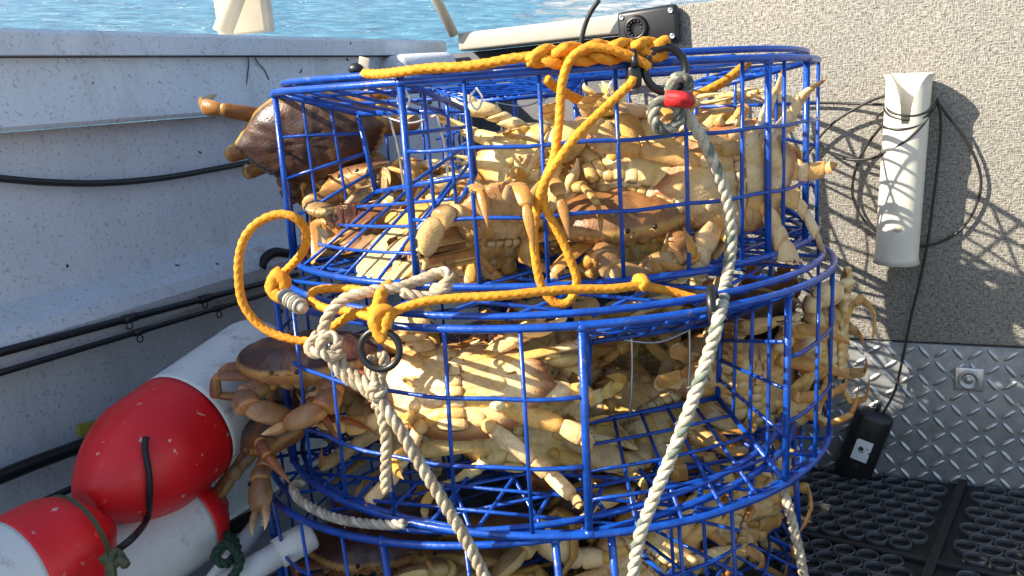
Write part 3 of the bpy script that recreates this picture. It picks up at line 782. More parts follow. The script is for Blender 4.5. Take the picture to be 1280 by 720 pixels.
        P = [q2.lerp(q3, t) for t in (-.06, .06, .25, .5, .75, .92, 1.0)]
        limb(mb, P, [.009, .0145, .0190, .0205, .0195, .0160, .0120], [.007, .010, .0118, .0120, .0110, .009, .007], up3, [lerp3(cc, pal, .25)] * 7, [pal] * 7, 12, .22)
        ins = sd_ * (1 if sgn > 0 else -1) * -1
        g = rnd.uniform(.12, .5)                               # fixed and moving finger, a little open
        spike(mb, q3 - d3 * .004 + ins * -.007, d3 - ins * .08, d3 + ins * .35, .038, .0080, .0072, up3, lerp3(pal, cc, .2), pal, PALE)
        spike(mb, q3 - d3 * .003 + ins * .0085, d3 + ins * (.25 + g), d3 + ins * (g - .45), .037, .0068, .0064, up3, lerp3(cc, pal, .4), pal, PALE)
        for tq in range(4):
            ball(mb, q3 + d3 * (.006 + tq * .006) + ins * (-.002 + tq * .0006), .0018, .0018, .0018, col=PALE, nu=6, nv=4)
    return mb.mesh(name, "crab_shell", True, True)
VAR = {}
for i, st in enumerate(('fold', 'hang', 'spread', 'limp', 'tuck')):
    for k in range(3):
        VAR[st + str(k)] = crab_mesh("crab", 11 + i * 7 + k * 31, st, [BROWN, lerp3(BROWN, TAN, .45), PURPLE][k])
DK = lerp3(PURPLE, (.04, .022, .018), .7)  # dark shells; also the painted shade on crabs deep in the pots
VAR['dark'] = crab_mesh("crab", 91, 'tuck', DK, -.20, lerp3(PURPLE, ORANGE, .42), ((1, 2), (-1, 0)), .25, ((1, 3), (-1, 3))); VAR['darklimp'] = crab_mesh("crab", 93, 'limp', DK, -.02, lerp3(PURPLE, ORANGE, .25), (), .15); VAR['darktuck'] = crab_mesh("crab", 97, 'tuck', DK, -.08, lerp3(PURPLE, ORANGE, .2), (), .1)
FRAMES = {'T': (axis_frame((.064, 1.313, .524), (.02, .008, 1)), TUN['T']), 'M': (axis_frame((.049, 1.224, .277), (.028, .002, 1)), TUN['M']), 'B': (axis_frame((.010, 1.225, .033), (-.028, .03, 1)), TUN['B'])}
def press(me, mw, pot, zmax, under, outl):
    """crabs are held by the wire: whatever would stick out of the pot, or into a tunnel, is pressed back"""
    fr, tun = FRAMES[pot]; inv = fr.inverted(); T = inv @ mw; B = mw.inverted() @ fr
    n = len(me.vertices); co = np.empty(n * 3); me.vertices.foreach_get("co", co); co = co.reshape(-1, 3)
    A = np.array(T); P = co @ A[:3, :3].T + A[:3, 3]
    if tun:
        a0, a1, fl, ce = tun; f0, f1, c0 = (np.array(inv @ q) for q in (fl[0], fl[1], ce[0]))
        e = (f0 + f1) / 2; ed = f1[:2] - f0[:2]; ed /= np.linalg.norm(ed); d = np.array([ed[1], -ed[0]])
        if d @ e[:2] < 0: d = -d
        dep = (P[:, :2] - e[:2]) @ d; lat = (P[:, :2] - e[:2]) @ ed; hw = np.linalg.norm(f1[:2] - f0[:2]) / 2
        tot = PR * .95 - e[:2] @ d; fz = f0[2] * np.clip(1 - dep / tot, 0, 1)
        half = hw * 1.02 + np.clip(dep, 0, None) * .30
        ins = (dep > -.012) & (np.abs(lat) < half)
        if under:
            m = ins & (P[:, 2] > fz - .010); P[m, 2] = fz[m] - .010 + .08 * (P[m, 2] - fz[m] + .010)
        else:
            m = ins & (P[:, 2] > fz - .004); k = (-.012 + .10 * (dep + .012)) - dep; P[m, :2] += d * k[m][:, None]
    r = np.hypot(P[:, 0], P[:, 1]); lim = PR + outl; m = r > lim
    P[m, :2] *= ((lim + (.35 if outl < 0 else .6) * (r[m] - lim)) / r[m])[:, None]
    for sgn, l in ((1, zmax), (-1, -.006)):
        m = sgn * (P[:, 2] - l) > 0; P[m, 2] = l + (.38 if sgn > 0 else .12) * (P[m, 2] - l)
    A = np.array(B); co = P @ A[:3, :3].T + A[:3, 3]
    me.vertices.foreach_set("co", co.reshape(-1)); me.update()
def frame_of(px, py, y, belly, head, var, label, sc_=1.0, *_):
    c = aty(px, py, y); z = -Vector(belly).normalized(); h = Vector(head); h = (h - z * h.dot(z)).normalized(); x = h.cross(z); s = sc_ * 1.10
    return Matrix(((x.x * s, h.x * s, z.x * s, c.x), (x.y * s, h.y * s, z.y * s, c.y), (x.z * s, h.z * s, z.z * s, c.z), (0, 0, 0, 1)))
PROBE = {}
def probes(var, k=30):
    """a spread of points over the animal, used to keep one crab out of the next"""
    if var not in PROBE:
        me = VAR[var]; n = len(me.vertices); co = np.empty(n * 3); me.vertices.foreach_get("co", co); co = co.reshape(-1, 3); idx = [0]; d = np.full(n, 1e9)
        for _ in range(k - 1): d = np.minimum(d, ((co - co[idx[-1]])**2).sum(1)); idx.append(int(d.argmax()))
        PROBE[var] = np.concatenate([co[idx], np.array([[x, y, z] for x in (-.055, -.02, .02, .055) for y in (-.02, .02) for z in (-.008, .012)])])
    return PROBE[var]
HERO = ('legs arched', 'bulging out', 'standing on edge', 'dangle out', 'big cream crab', 'big white claw')
def settle(items):
    """push overlapping crabs apart inside each pot, keeping each near where it lies"""
    out = [frame_of(*a) for a in items]
    for pot in 'TMB':
        ids = [i for i, a in enumerate(items) if len(a) > 8 and a[8] == pot]; free = [i for i, a in enumerate(items) if len(a) <= 8]
        fr = FRAMES[pot][0]; inv = np.array(fr.inverted()); al = ids + free; Q = []; own = []
        for j, i in enumerate(al):
            A = inv @ np.array(out[i]); Q.append(probes(items[i][5]) @ A[:3, :3].T + A[:3, 3]); own += [j] * len(Q[-1])
        Q = np.concatenate(Q); own = np.array(own); off = np.zeros((len(al), 3)); RAD = .027; fixed = np.array([i in free or any(k in items[i][6] for k in HERO) for i in al])
        under = np.array([len(items[i]) > 10 and bool(items[i][10]) for i in al]); zm = np.array([items[i][9] if len(items[i]) > 9 else .21 for i in al])
        out_ok = np.array([items[i][11] if len(items[i]) > 11 else -.022 for i in al])
        diff = own[:, None] != own[None, :]
        for it in range(200):
            P = Q + off[own]; D = P[:, None, :] - P[None, :, :]; L = np.sqrt((D * D).sum(2)) + 1e-9
            m = diff & (L < RAD); f = np.where(m, (RAD - L) / L, 0)[:, :, None] * D; f[:, :, 1] *= 2.2; fp = f.sum(1)
            r = np.hypot(P[:, 0], P[:, 1]); ex = np.maximum(0, r - (PR + out_ok[own])); fp[:, :2] -= P[:, :2] / (r[:, None] + 1e-9) * ex[:, None] * .5
            fp[:, 2] -= np.maximum(0, P[:, 2] - zm[own]) * .5; fp[:, 2] += np.maximum(0, .004 - P[:, 2]) * .5
            F = np.zeros_like(off); np.add.at(F, own, fp); step = np.clip(F * .06, -.004, .004)
            off += np.where(fixed[:, None], 0, step); off[:, 0] *= .975; off[:, 2] *= .97
        R3 = np.array(fr)[:3, :3]
        for j, i in enumerate(al):
            if fixed[j]: continue
            out[i] = Matrix.Translation(Vector(R3 @ off[j])) @ out[i]
    return out
def crab(mw, px, py, y, belly, head, var, label, sc_=1.0, pot=None, zmax=.21, under=False, outl=-.022):
    me = VAR[var]
    if pot: me = me.copy(); press(me, mw, pot, zmax, under, outl)
    o = bpy.data.objects.new("crab", me); COL.objects.link(o); o.matrix_basis = mw
    return tag(o, label, "crab", "crabs caught in the pots")
CR = [
 # top pot
 (380, 172, 1.25, (.1, 1, .2), (.08, .1, -1), 'dark', "dark brown crab wedged shell outwards in the top pot's left side", 1.08, 'T', .26, False, .30),
 (448, 240, 1.26, (.1, -.35, -1), (-.5, -1, .1), 'fold2', "shaded brown crab low behind the dark one in the top pot", .95, 'T', .12),
 (556, 238, 1.22, (-.1, -1, .3), (.3, .1, 1), 'tuck0', "cream crab behind the left trigger wires of the top pot", .8, 'T', .11),
 (690, 205, 1.10, (-.25, -1, .35), (.1, .1, 1), 'limp1', "pale crab belly up with its legs arched above the heap", 1.0, 'T', .165),
 (778, 200, 1.06, (.1, -1, .35), (.9, 0, .4), 'hang1', "crab with a big white claw left of the white rope", 1.0, 'T', .15),
 (618, 285, 1.02, (.1, -.8, -.8), (-1, -.25, .1), 'hang1', "crab whose pale legs dangle out through the front wires", .85, 'T', .11, False, .004),
 (715, 250, 1.09, (.1, -.8, -.5), (-.3, -1, .1), 'fold2', "tan crab facing out behind the hanging orange loop", .95, 'T', .13),
 (795, 305, 1.02, (0, .3, -1), (.2, -1, 0), 'tuck1', "tan shelled crab facing forward at the bottom of the top pot", .95, 'T'),
 (845, 262, 1.00, (-.25, -1, .1), (-.9, -.2, .3), 'fold0', "crab with pincers together beside the white rope", .98, 'T', .17),
 (930, 225, 1.02, (.15, -1, .1), (.1, -.1, -1), 'limp0', "crab standing on edge with its pale belly to the front right", 1.05, 'T', .185),
 (985, 175, 1.18, (-.4, -1, .1), (.6, .2, .7), 'fold2', "crab pressed against the right wires of the top pot", .9, 'T', .18),
 (570, 312, 1.08, (.2, -.6, .8), (-.6, -.5, .3), 'tuck0', "cream crab under the tunnel ramp of the top pot", .9, 'T', .09, True),
 (455, 312, 1.20, (0, -.3, -1), (.3, -1, 0), 'tuck2', "brown crab below the ramp at the left of the top pot", .9, 'T', .08, True),
 (725, 300, 1.06, (.1, -.7, -.6), (.7, -.4, .1), 'tuck2', "tan crab low down behind the bottom of the orange loop", .85, 'T', .12),
 (880, 185, 1.16, (-.2, -1, .2), (-.3, .1, 1), 'fold0', "crab with legs bunched up behind the red binding", .88, 'T', .18),
 (985, 270, 1.16, (.3, -1, .0), (.5, -.1, -.8), 'hang2', "crab low against the right upright of the top pot", .85, 'T', .14),
 (560, 318, 1.05, (-.2, -.8, .5), (-.7, -.2, .2), 'fold2', "crab flattened under the front edge of the top pot's ramp", .8, 'T', .07, True),
 # middle pot
 (385, 448, 1.08, (.05, .05, -1), (-.30, -1, -.05), 'darktuck', "dark purple crab with its shell edge out of the middle pot's left side", 1.0),
 (345, 535, 1.10, (.5, .1, -1), (-.4, -.5, -.9), 'darklimp', "crab reaching its purple claws down beside the white buoy", .80),
 (578, 478, 1.00, (-.25, -.85, .5), (.15, .6, .8), 'limp2', "big cream crab belly up at the front of the middle pot", 1.08, 'M', .150),
 (650, 572, .99, (.0, -1, .2), (.2, -.1, 1), 'hang1', "crab with grey legs drooping over the front wire", 1.0, 'M', .13, False, .008),
 (440, 545, 1.02, (-.3, -1, .3), (-.8, -.2, .7), 'hang2', "crab with two upraised pale pincers at the left front", .95, 'M', .14),
 (455, 612, 1.05, (0, -.6, -.8), (-.8, -.7, -.1), 'fold1', "crab with curled legs above the grey rope", .9, 'M', .10),
 (610, 470, 1.25, (0, .5, -1), (.2, -1, 0), 'darktuck', "crab coloured dark for the gloom behind the big cream one", 1.0, 'M', .2),  # dark shell colour stands for the shade behind the front row
 (700, 455, 1.12, (.2, -.9, .3), (.4, 0, 1), 'fold0', "crab raising one pale claw by the thick middle upright", .85, 'M', .17),
 (820, 470, 1.22, (0, -.9, -.3), (-.2, -.5, .8), 'fold2', "crab framed by the trigger wires of the middle pot", .9, 'M', .16),
 (890, 455, 1.24, (.1, -.9, .2), (-.8, -.3, .5), 'hang1', "crab with long tan legs right of the white rope", .95, 'M', .19),
 (985, 440, 1.16, (.2, 1, .1), (.4, .0, -1), 'darktuck', "dark shelled crab behind the right uprights of the middle pot", .9, 'M', .2),
 (1030, 430, 1.17, (.8, -.8, .1), (.3, -.2, 1), 'fold0', "crab bulging out of the right side of the middle pot", .85, 'M', .2, False, .03),
 (1000, 528, 1.12, (.5, -1, 0), (.3, -.2, 1), 'fold2', "crab with orange legs at the lower right corner", .95, 'M', .15),
 (825, 578, 1.06, (0, -.5, .9), (-1, -.6, 0), 'fold1', "crab lying under the ramp of the middle pot", 1.0, 'M', .1, True),
 (930, 585, 1.12, (.1, -.9, .5), (.7, -.4, .2), 'hang0', "crab under the right half of the ramp", .95, 'M', .1, True),
 # bottom pot; its shade is put into the colour of the darktuck crabs
 (925, 660, 1.04, (.2, -1, .1), (.2, -.1, -1), 'tuck0', "pale crab belly out at the right of the lowest pot", 1.0, 'B', .17),
 (860, 700, 1.0, (-.1, -1, .2), (-.7, 0, .7), 'hang1', "crab with spread pincers in front of the lowest pot's right", .95, 'B', .17),
 (780, 690, 1.04, (0, 1, .2), (0, -.1, -1), 'darktuck', "crab darkened for shade in the middle of the lowest pot", 1.0, 'B', .2),
 (640, 700, 1.08, (0, -.5, -1), (-.2, -1, 0), 'fold2', "shaded crab just below the middle pot's front rim", 1.0, 'B', .18),
 (560, 710, 1.06, (-.2, -.6, -.8), (-.7, -.7, 0), 'tuck2', "shaded crab behind the thick left upright of the lowest pot", .95, 'B', .17),
 (430, 715, 1.05, (0, .2, -1), (0, -1, 0), 'darktuck', "crab darkened for shade, seen through the round escape ring", 1.0, 'B', .18),
 (965, 700, 1.08, (.5, -1, 0), (.4, 0, 1), 'fold0', "crab whose legs stick out over the rubber mat", .9, 'B', .17, False, .0),
]
for mw, a in zip(settle(CR), CR): crab(mw, *a)

# ------------------------------------------------------------------ ropes
def cyl(c, off=.012): return lambda x, y: oncyl(x, y, c, PR + off)
cT = cyl(PT, .010); cM = cyl(PM, .014)
YR = .0046
ORG = "orange braided ropes"
mb = MB()
P = [aty(455, 92, 1.02)] + [cT(x, y) for x, y in ((500, 90), (540, 86), (590, 82), (640, 73), (668, 71))]
braid(mb, P, .0052, 1)
base_ = resample(spline([cT(x, y) for x, y in ((660, 74), (700, 70), (745, 66), (790, 63), (834, 60))], 10), .004); nb = len(base_)
for k in range(3):
    P = []
    for i, p in enumerate(base_):
        a = i * .33 + 2 * math.pi * k / 3; e = min(1, .25 + 6 * i / nb)
        P.append(p + Vector((0, 0, .0075)) * math.sin(a) * e + Vector((0, -.0055, 0)) * math.sin(2 * a))
    braid(mb, P, .0056, 4 + k, dens=2)
tag(rooted(mb, "rope", "yellow_rope", cT(700, 70), cols=True), "thick orange braided rope lying along the top pot's rim", "rope", ORG)
mb = MB(); o1 = lambda x, y, d=0: oncyl(x, y, PT, PR + .022 + d)
P = [o1(812, 84), o1(790, 70), o1(760, 61), o1(735, 60), o1(713, 74), o1(702, 105), o1(700, 150), o1(693, 195), o1(681, 228), o1(681, 255), o1(692, 280), o1(709, 318), o1(721, 350), o1(714, 375), o1(697, 379), o1(680, 364), o1(670, 335), o1(667, 300), o1(671, 262), o1(679, 232, .008), o1(694, 205, .012), o1(722, 168, .008), o1(756, 136), o1(786, 107), o1(792, 96)]
braid(mb, P, YR, 5); tag(rooted(mb, "rope", "yellow_rope", P[0], cols=True), "orange rope hanging in a long loop down the front of the top pot", "rope", ORG)
mb = MB(); P = [aty(682, 98, 1.05), aty(700, 112, 1.06), aty(740, 130, 1.08), aty(800, 137, 1.1), aty(840, 132, 1.12), aty(900, 105, 1.15), aty(935, 78, 1.2)]
braid(mb, P, .0058, 6); tag(rooted(mb, "rope", "yellow_rope", P[0], cols=True), "orange rope slung inside the top pot below the rim", "rope", ORG)
mb = MB(); m1 = lambda x, y, d=0: oncyl(x, y, PM, PR + .012 + d)
loop = [aty(345, 350, .98), aty(357, 338, .97), aty(378, 315, .95), aty(384, 292, .94), aty(372, 273, .93), aty(348, 268, .93), aty(320, 281, .93), aty(303, 305, .93), aty(297, 340, .93), aty(303, 378, .93), aty(325, 406, .93), aty(356, 422, .925), aty(392, 425, .92), aty(425, 402, .90), aty(460, 388, .89), aty(476, 384, .87)]
braid(mb, loop, YR, 7)
P = [aty(350, 340, .985), aty(343, 350, .97), aty(350, 362, .965), aty(356, 352, .96), aty(346, 344, .96), aty(340, 362, .96), aty(356, 374, .955), aty(362, 372, .97)]
braid(mb, P, .0075, 8)
tag(rooted(mb, "rope", "yellow_rope", loop[0], cols=True), "orange rope in a big open loop left of the pots", "rope", ORG)
mb = MB()
z0 = [aty(470, 398, .865), aty(440, 390, .90), aty(405, 384, .93), aty(389, 374, .95), aty(396, 363, .96), aty(430, 361, .96), aty(470, 366, .93), aty(478, 376, .89), aty(482, 395, .858), aty(505, 385, .86), aty(535, 376, .86), aty(585, 372, .86), aty(640, 368, .86), aty(700, 363, .87), aty(760, 361, .88), aty(800, 357, .89), aty(832, 363, .90), aty(870, 373, .90)]
braid(mb, z0, YR, 9)
P = [aty(489, 356, .90), aty(478, 365, .885), aty(472, 385, .862), aty(466, 396, .855), aty(480, 400, .850), aty(488, 391, .853), aty(474, 388, .850), aty(468, 402, .848), aty(476, 420, .846), aty(482, 426, .846)]
braid(mb, P, .0064, 10); P = [aty(465, 394, .856), aty(470, 405, .850), aty(479, 418, .848), aty(486, 402, .848), aty(487, 392, .852)]; braid(mb, P, .006, 11)
braid(mb, [aty(795, 352, .90), aty(800, 348, .895), aty(806, 354, .89), aty(800, 360, .89)], .006, 12)
tag(rooted(mb, "rope", "yellow_rope", z0[0], cols=True), "orange rope knotted across the lid of the middle pot", "rope", ORG)

GW = [(.92, .92, .86), (.96, .94, .88), (.30, .40, .38), (.85, .86, .8)]
gcol = [[GW[(i // 7 + s * 3) % 4] if (i // 7 + s) % 3 else (.95, .93, .86) for i in range(120)] for s in range(3)]
WR = .0066
mb = MB(); f1 = lambda x, y, c=PT, d=.02: oncyl(x, y, c, PR + d)
P = [f1(846, 132), f1(862, 150), f1(880, 178), f1(897, 215), f1(909, 255), f1(914, 300), f1(908, 350), f1(899, 395, PM, .030), f1(886, 442, PM, .028), f1(866, 500, PM, .028), f1(843, 560, PM, .028), f1(818, 620, PM, .028), f1(800, 668, PM, .028), f1(792, 715, PM, .028), f1(788, 760, PM, .028)]
laid(mb, P, WR, 5.4, gcol, fuzz=60)
dk = [(.22, .28, .28), (.34, .4, .38), (.75, .75, .7)]; dk = [dk, [(.55, .57, .53)], [(.18, .22, .23)]]
P = [f1(838, 126), f1(822, 128), f1(815, 142), f1(820, 158), f1(834, 162), f1(846, 152), f1(846, 136), f1(836, 120), f1(838, 104), f1(850, 96), f1(860, 106), f1(852, 120), f1(838, 116), f1(842, 100)]
laid(mb, [p + Vector((0, -.006, 0)) for p in P], .0062, 5.0, dk)
rp = rooted(mb, "rope", "laid_rope", P[0], cols=True); tag(rp, "white rope flecked green running from the black ring down the right front", "rope", "twisted ropes")
mb = MB(); q = f1(846, 124, PT, .03); tube(mb, [q + Vector((-.011, -.004, .002)), q + Vector((0, -.010, 0)), q + Vector((.012, -.004, -.002))], .0085, 10); tube(mb, [q + Vector((-.010, -.009, .004)), q + Vector((.004, -.016, .001)), q + Vector((.014, -.006, -.004))], .005, 8)
child(mb, "red_binding", "red_tape", rp)

bc = [[(.90, .80, .66), (.82, .70, .56)], [(.95, .88, .76)], [(.74, .62, .50)]]
mb = MB(); b1 = lambda x, y, d=.02: oncyl(x, y, PM, PR + d)
P = [aty(540, 362, .90), aty(556, 356, .895), aty(563, 346, .90), aty(552, 340, .905), aty(525, 350, .90), aty(498, 360, .89), aty(462, 364, .885), aty(430, 374, .885), aty(412, 392, .885), aty(404, 412, .885), aty(400, 428, .885)]
laid(mb, P, .0062, 5.2, bc); laid(mb, [aty(502, 366, .885), aty(530, 371, .885), aty(552, 366, .89), aty(562, 350, .90)], .006, 5.2, bc)
kn = lambda pts: [aty(x, y, d) for x, y, d in pts]
laid(mb, kn([(398, 418, .885), (390, 428, .88), (386, 437, .875), (398, 442, .868), (416, 438, .868), (424, 428, .872), (414, 420, .875), (402, 428, .868), (402, 440, .865), (416, 446, .866), (428, 438, .87)]), .0062, 5, bc)
laid(mb, kn([(412, 440, .875), (420, 458, .87), (436, 474, .868), (455, 485, .862), (466, 496, .858)]), .0066, 5, bc, fuzz=40)
laid(mb, kn([(420, 440, .88), (432, 460, .872), (450, 474, .866), (462, 484, .86), (470, 500, .856)]), .0064, 5, bc, fuzz=40)
laid(mb, kn([(478, 440, .852), (480, 455, .852), (476, 470, .853), (468, 484, .853), (474, 498, .852), (470, 510, .854)]), .0058, 5, bc)
laid(mb, kn([(466, 446, .856), (462, 462, .856), (470, 474, .85), (478, 484, .85), (470, 498, .848), (464, 488, .85), (474, 478, .848)]), .0056, 5, bc)
laid(mb, kn([(472, 500, .852), (480, 530, .85), (483, 560, .85), (482, 595, .85), (483, 615, .85)]), .0060, 5, bc)
laid(mb, kn([(474, 500, .85), (498, 534, .842), (522, 575, .84), (545, 612, .838), (568, 650, .836), (588, 685, .834), (606, 722, .832), (622, 760, .83)]), .0066, 5, bc, fuzz=30)
tag(rooted(mb, "rope", "laid_rope", P[0], cols=True), "frayed beige twisted rope knotted below the black ring at the left front", "rope", "twisted ropes")
gc = [[(.62, .62, .62)], [(.80, .80, .79)], [(.48, .48, .49)]]
mb = MB(); P = kn([(378, 604, 1.00), (367, 608, .985), (372, 622, .96), (392, 636, .935), (420, 648, .905), (455, 654, .885), (485, 656, .87), (506, 655, .862)]); laid(mb, P, .0056, 5, gc, fuzz=20)
tag(rooted(mb, "rope", "laid_rope", P[0], cols=True), "short grey rope on the lowest pot's lid at the left", "rope", "twisted ropes")
mb = MB(); P = kn([(966, 582, 1.02), (976, 606, 1.00), (986, 636, .985), (994, 668, .975), (1001, 700, .965), (1008, 740, .955)]); laid(mb, P, .0062, 5, [[(.9, .86, .78)], [(.8, .75, .66)], [(.7, .64, .56)]], fuzz=20)
tag(rooted(mb, "rope", "laid_rope", P[0], cols=True), "pale twisted rope hanging down to the mat at the right", "rope", "twisted ropes")
mb = MB(); P = kn([(352, 368, .955), (366, 377, .94), (380, 386, .925)])
tube(mb, P, .0058, 12)
for i in range(7): c = P[0].lerp(P[2], .15 + i * .11); d = (P[2] - P[0]).normalized(); a = d.orthogonal().normalized(); b = d.cross(a); tube(mb, [c + (a * math.cos(t * .5236) + b * math.sin(t * .5236)) * .0078 for t in range(12)], .0020, 5, True, col=(.5, .5, .5) if i % 2 else (1, 1, 1))
tag(rooted(mb, "rope_end", "laid_rope", P[0], cols=True), "whipped grey rope end lying on the middle pot's left rim", "rope end")

# black rings and clips
def ring(c, nrm, r, t, label, rv=1.0):
    n = Vector(nrm).normalized(); a = n.orthogonal().normalized(); b = n.cross(a); mb = MB()
    tube(mb, [Vector(c) + (a * math.cos(i * math.pi / 18) + b * math.sin(i * math.pi / 18)) * r for i in range(36)], t, 12, True)
    tag(rooted(mb, "rubber_ring", "black_plastic", c), label, "ring", "black rings holding the ropes")
ring(f1(832, 87, PT, .018), (.25, -1, .1), .0225, .0042, "black ring at the right end of the rim rope")
ring(aty(475, 437, .845), (-.15, -1, .1), .0200, .0036, "black ring hung with beige rope under the orange knot")
ring(f1(892, 385, PM, .010), (.95, -.3, .1), .0200, .0050, "black ring gripping the white rope at the middle pot's rim")
cl = empty("rope_clip", "black plastic clip on the top rim right of the orange loop", "clip", loc=f1(792, 96, PT, .01))
mb = MB(); q = f1(792, 96, PT, .014); box(mb, q, Vector((.0075, 0, 0)), Vector((0, .010, 0)), Vector((0, 0, .012)), bev=.005); child(mb, "clip_body", "black_plastic", cl)
mb = MB(); tube(mb, [q + Vector((0, .012 * math.cos(t), .010 + .016 * math.sin(t))) for t in [i * math.pi / 8 for i in range(9)]], .004, 8); child(mb, "hook", "black_plastic", cl)
kb = empty("rim_knob", "small black knob beside a pale tab on the top pot's left rim", "knob", loc=f1(447, 88, PT, -.004))
mb = MB(); q = f1(446, 86, PT, -.03); ball(mb, q, .010, .008, .007); child(mb, "knob_head", "black_plastic", kb)
mb = MB(); q = f1(455, 83, PT, -.034); box(mb, q, Vector((.006, 0, -.002)), Vector((0, .002, 0)), Vector((.002, 0, .010)), bev=.0015); child(mb, "tab", "tan_paint", kb)

# ------------------------------------------------------------------ things on the transom
# rod holder
pa = onwall(1137, 92, .047); pb = onwall(1120, 328, .045); ax = (pb - pa); LN = ax.length; ax.normalize()
rh = empty("rod_holder", "white plastic rod holder tube screwed to the textured wall", "rod holder", loc=pb)
side = ax.cross(-NR).normalized(); frt = side.cross(ax).normalized()
if frt.dot(NR) > 0: frt = -frt
ro = .0335; mb = MB(); nu, nv = 40, 40
def notch(k):
    th = 2 * math.pi * k / nu; th = min(th, 2 * math.pi - th)
    return .25 * (1 - min(1, max(0, (th - .20) / .62)) ** .45) if th < .82 else 0.0
def hold(r, j, k):
    th = 2 * math.pi * k / nu; t = notch(k) + (1 - notch(k)) * (j / nv) ** 1.5
    fl = ro * (.16 * max(0, 1 - t / .06) ** 2 + .08 * max(0, (t - .985) / .015))
    return pa + ax * (t * LN) + (frt * math.cos(th) + side * math.sin(th)) * (r + fl)
nu = 72
for r, flip in ((ro, False), (ro - .004, True)):
    vs = [hold(r, j, k) for j in range(nv + 1) for k in range(nu)]; fs = []
    for j in range(nv):
        for k in range(nu):
            q = (j * nu + k, j * nu + (k + 1) % nu, (j + 1) * nu + (k + 1) % nu, (j + 1) * nu + k); fs.append(q if flip else q[::-1])
    mb.add(vs, fs)
o2 = len(mb.v) // 2
mb.f += [(k, (k + 1) % nu, o2 + (k + 1) % nu, o2 + k) for k in range(nu)] + [(nv * nu + (k + 1) % nu, nv * nu + k, o2 + nv * nu + k, o2 + nv * nu + (k + 1) % nu) for k in range(nu)]
child(mb, "holder_tube", "pvc", rh)
mb = MB(); q = pa + ax * (LN * .795) + frt * (ro - .001); lathe(mb, q, frt, [(0, .0062), (.0012, .0062), (.0016, .0052)], 20); child(mb, "screw_cover", "tan_paint", rh)
mb = MB(); box(mb, pa + ax * LN * .5 - frt * (ro + .004), side * .012, ax * (LN * .40), frt * .010, bev=.001); child(mb, "mount_strip", "pvc", rh)
# cable coiled on it
mb = MB(); wz = lambda pts: [onwall(x, y, o) for x, y, o in pts]
runs = [
 [(985, 128, .012), (1050, 129, .012), (1105, 131, .03), (1108, 133, .05)],
 [(1010, 290, .015), (1000, 262, .012), (1000, 225, .012), (1012, 190, .014), (1040, 155, .02), (1080, 130, .03), (1112, 118, .05), (1112, 118, .055)],
 [(1172, 127, .03), (1160, 144, .06), (1135, 150, .078), (1112, 144, .07), (1106, 134, .05), (1112, 126, .03)],
 [(1172, 124, .03), (1162, 138, .06), (1138, 145, .078), (1114, 140, .072), (1107, 130, .05)],
 [(1170, 130, .03), (1150, 155, .07), (1122, 162, .078), (1100, 156, .05), (1097, 146, .03), (1108, 138, .02)],
 [(1168, 132, .03), (1150, 160, .072), (1120, 184, .076), (1085, 199, .04), (1050, 197, .02), (1025, 182, .016), (1012, 170, .014)],
 [(1108, 150, .04), (1085, 180, .02), (1070, 210, .014), (1066, 245, .012), (1080, 275, .012), (1104, 295, .016), (1135, 307, .012), (1165, 306, .010), (1195, 292, .010), (1215, 268, .010), (1226, 235, .012), (1222, 205, .014), (1205, 172, .02), (1185, 145, .03), (1170, 125, .03)],
 [(1172, 124, .04), (1176, 150, .03), (1174, 190, .022), (1168, 240, .018), (1160, 300, .014), (1150, 350, .012), (1138, 400, .014), (1128, 450, .018), (1118, 490, .022), (1104, 516, .03)],
]
for r in runs: tube(mb, resample(spline(wz(r), 10), .005), .0023, 8)
tag(rooted(mb, "power_cable", "black_cable", onwall(1170, 125, .03)), "thin black cable coiled round the white rod holder", "cable")
# black handset hanging at the foot of the wall
hs = empty("handset", "black control box with white sticker hanging at the mat's edge", "control box")
c = onwall(1079, 557, .028); d = (onwall(1094, 519, .03) - onwall(1064, 594, .026)); hl = d.length / 2 * 1.1; d.normalize(); sx_ = d.cross(NR).normalized(); nn = sx_.cross(d).normalized()
if nn.dot(NR) > 0: nn = -nn
mb = MB(); box(mb, c, sx_ * .032, d * (hl + .004), nn * .018, bev=.0168); child(mb, "case", "black_plastic", hs)
mb = MB(); q = c - d * .002 + nn * .0183; box(mb, q, sx_ * .0140, d * .0205, nn * .0006, bev=.0004); child(mb, "sticker", "label_white", hs)
for e, l in ((.034, "screw_boss"), (-.034, "screw_boss")):
    mb = MB(); lathe(mb, c + d * e + nn * .0175, nn, [(0, .0055), (.0012, .005), (.0012, .003)], 16); child(mb, l, "black_rubber", hs)
mb = MB(); q = c + d * (hl + .004); tube(mb, [q - d * .004, q + d * .012], .0042, 10); child(mb, "cable_gland", "black_rubber", hs)
# socket on the tread plate
so = empty("socket", "square metal socket plate with a round ring on the tread plate", "socket", loc=onwall(1211, 474, 0))
q = onwall(1211, 474, .006); mb = MB(); box(mb, q, RR * .0225, Vector((0, 0, .021)), NR * .003, bev=.0025); child(mb, "socket_plate", "alu", so)
mb = MB(); lathe(mb, q - NR * .003, -NR, [(0, .0165), (.004, .0160), (.0045, .0125), (.001, .0118), (.001, .006), (.0035, .0055), (.004, .002)], 28); child(mb, "socket_ring", "alu_tread", so)
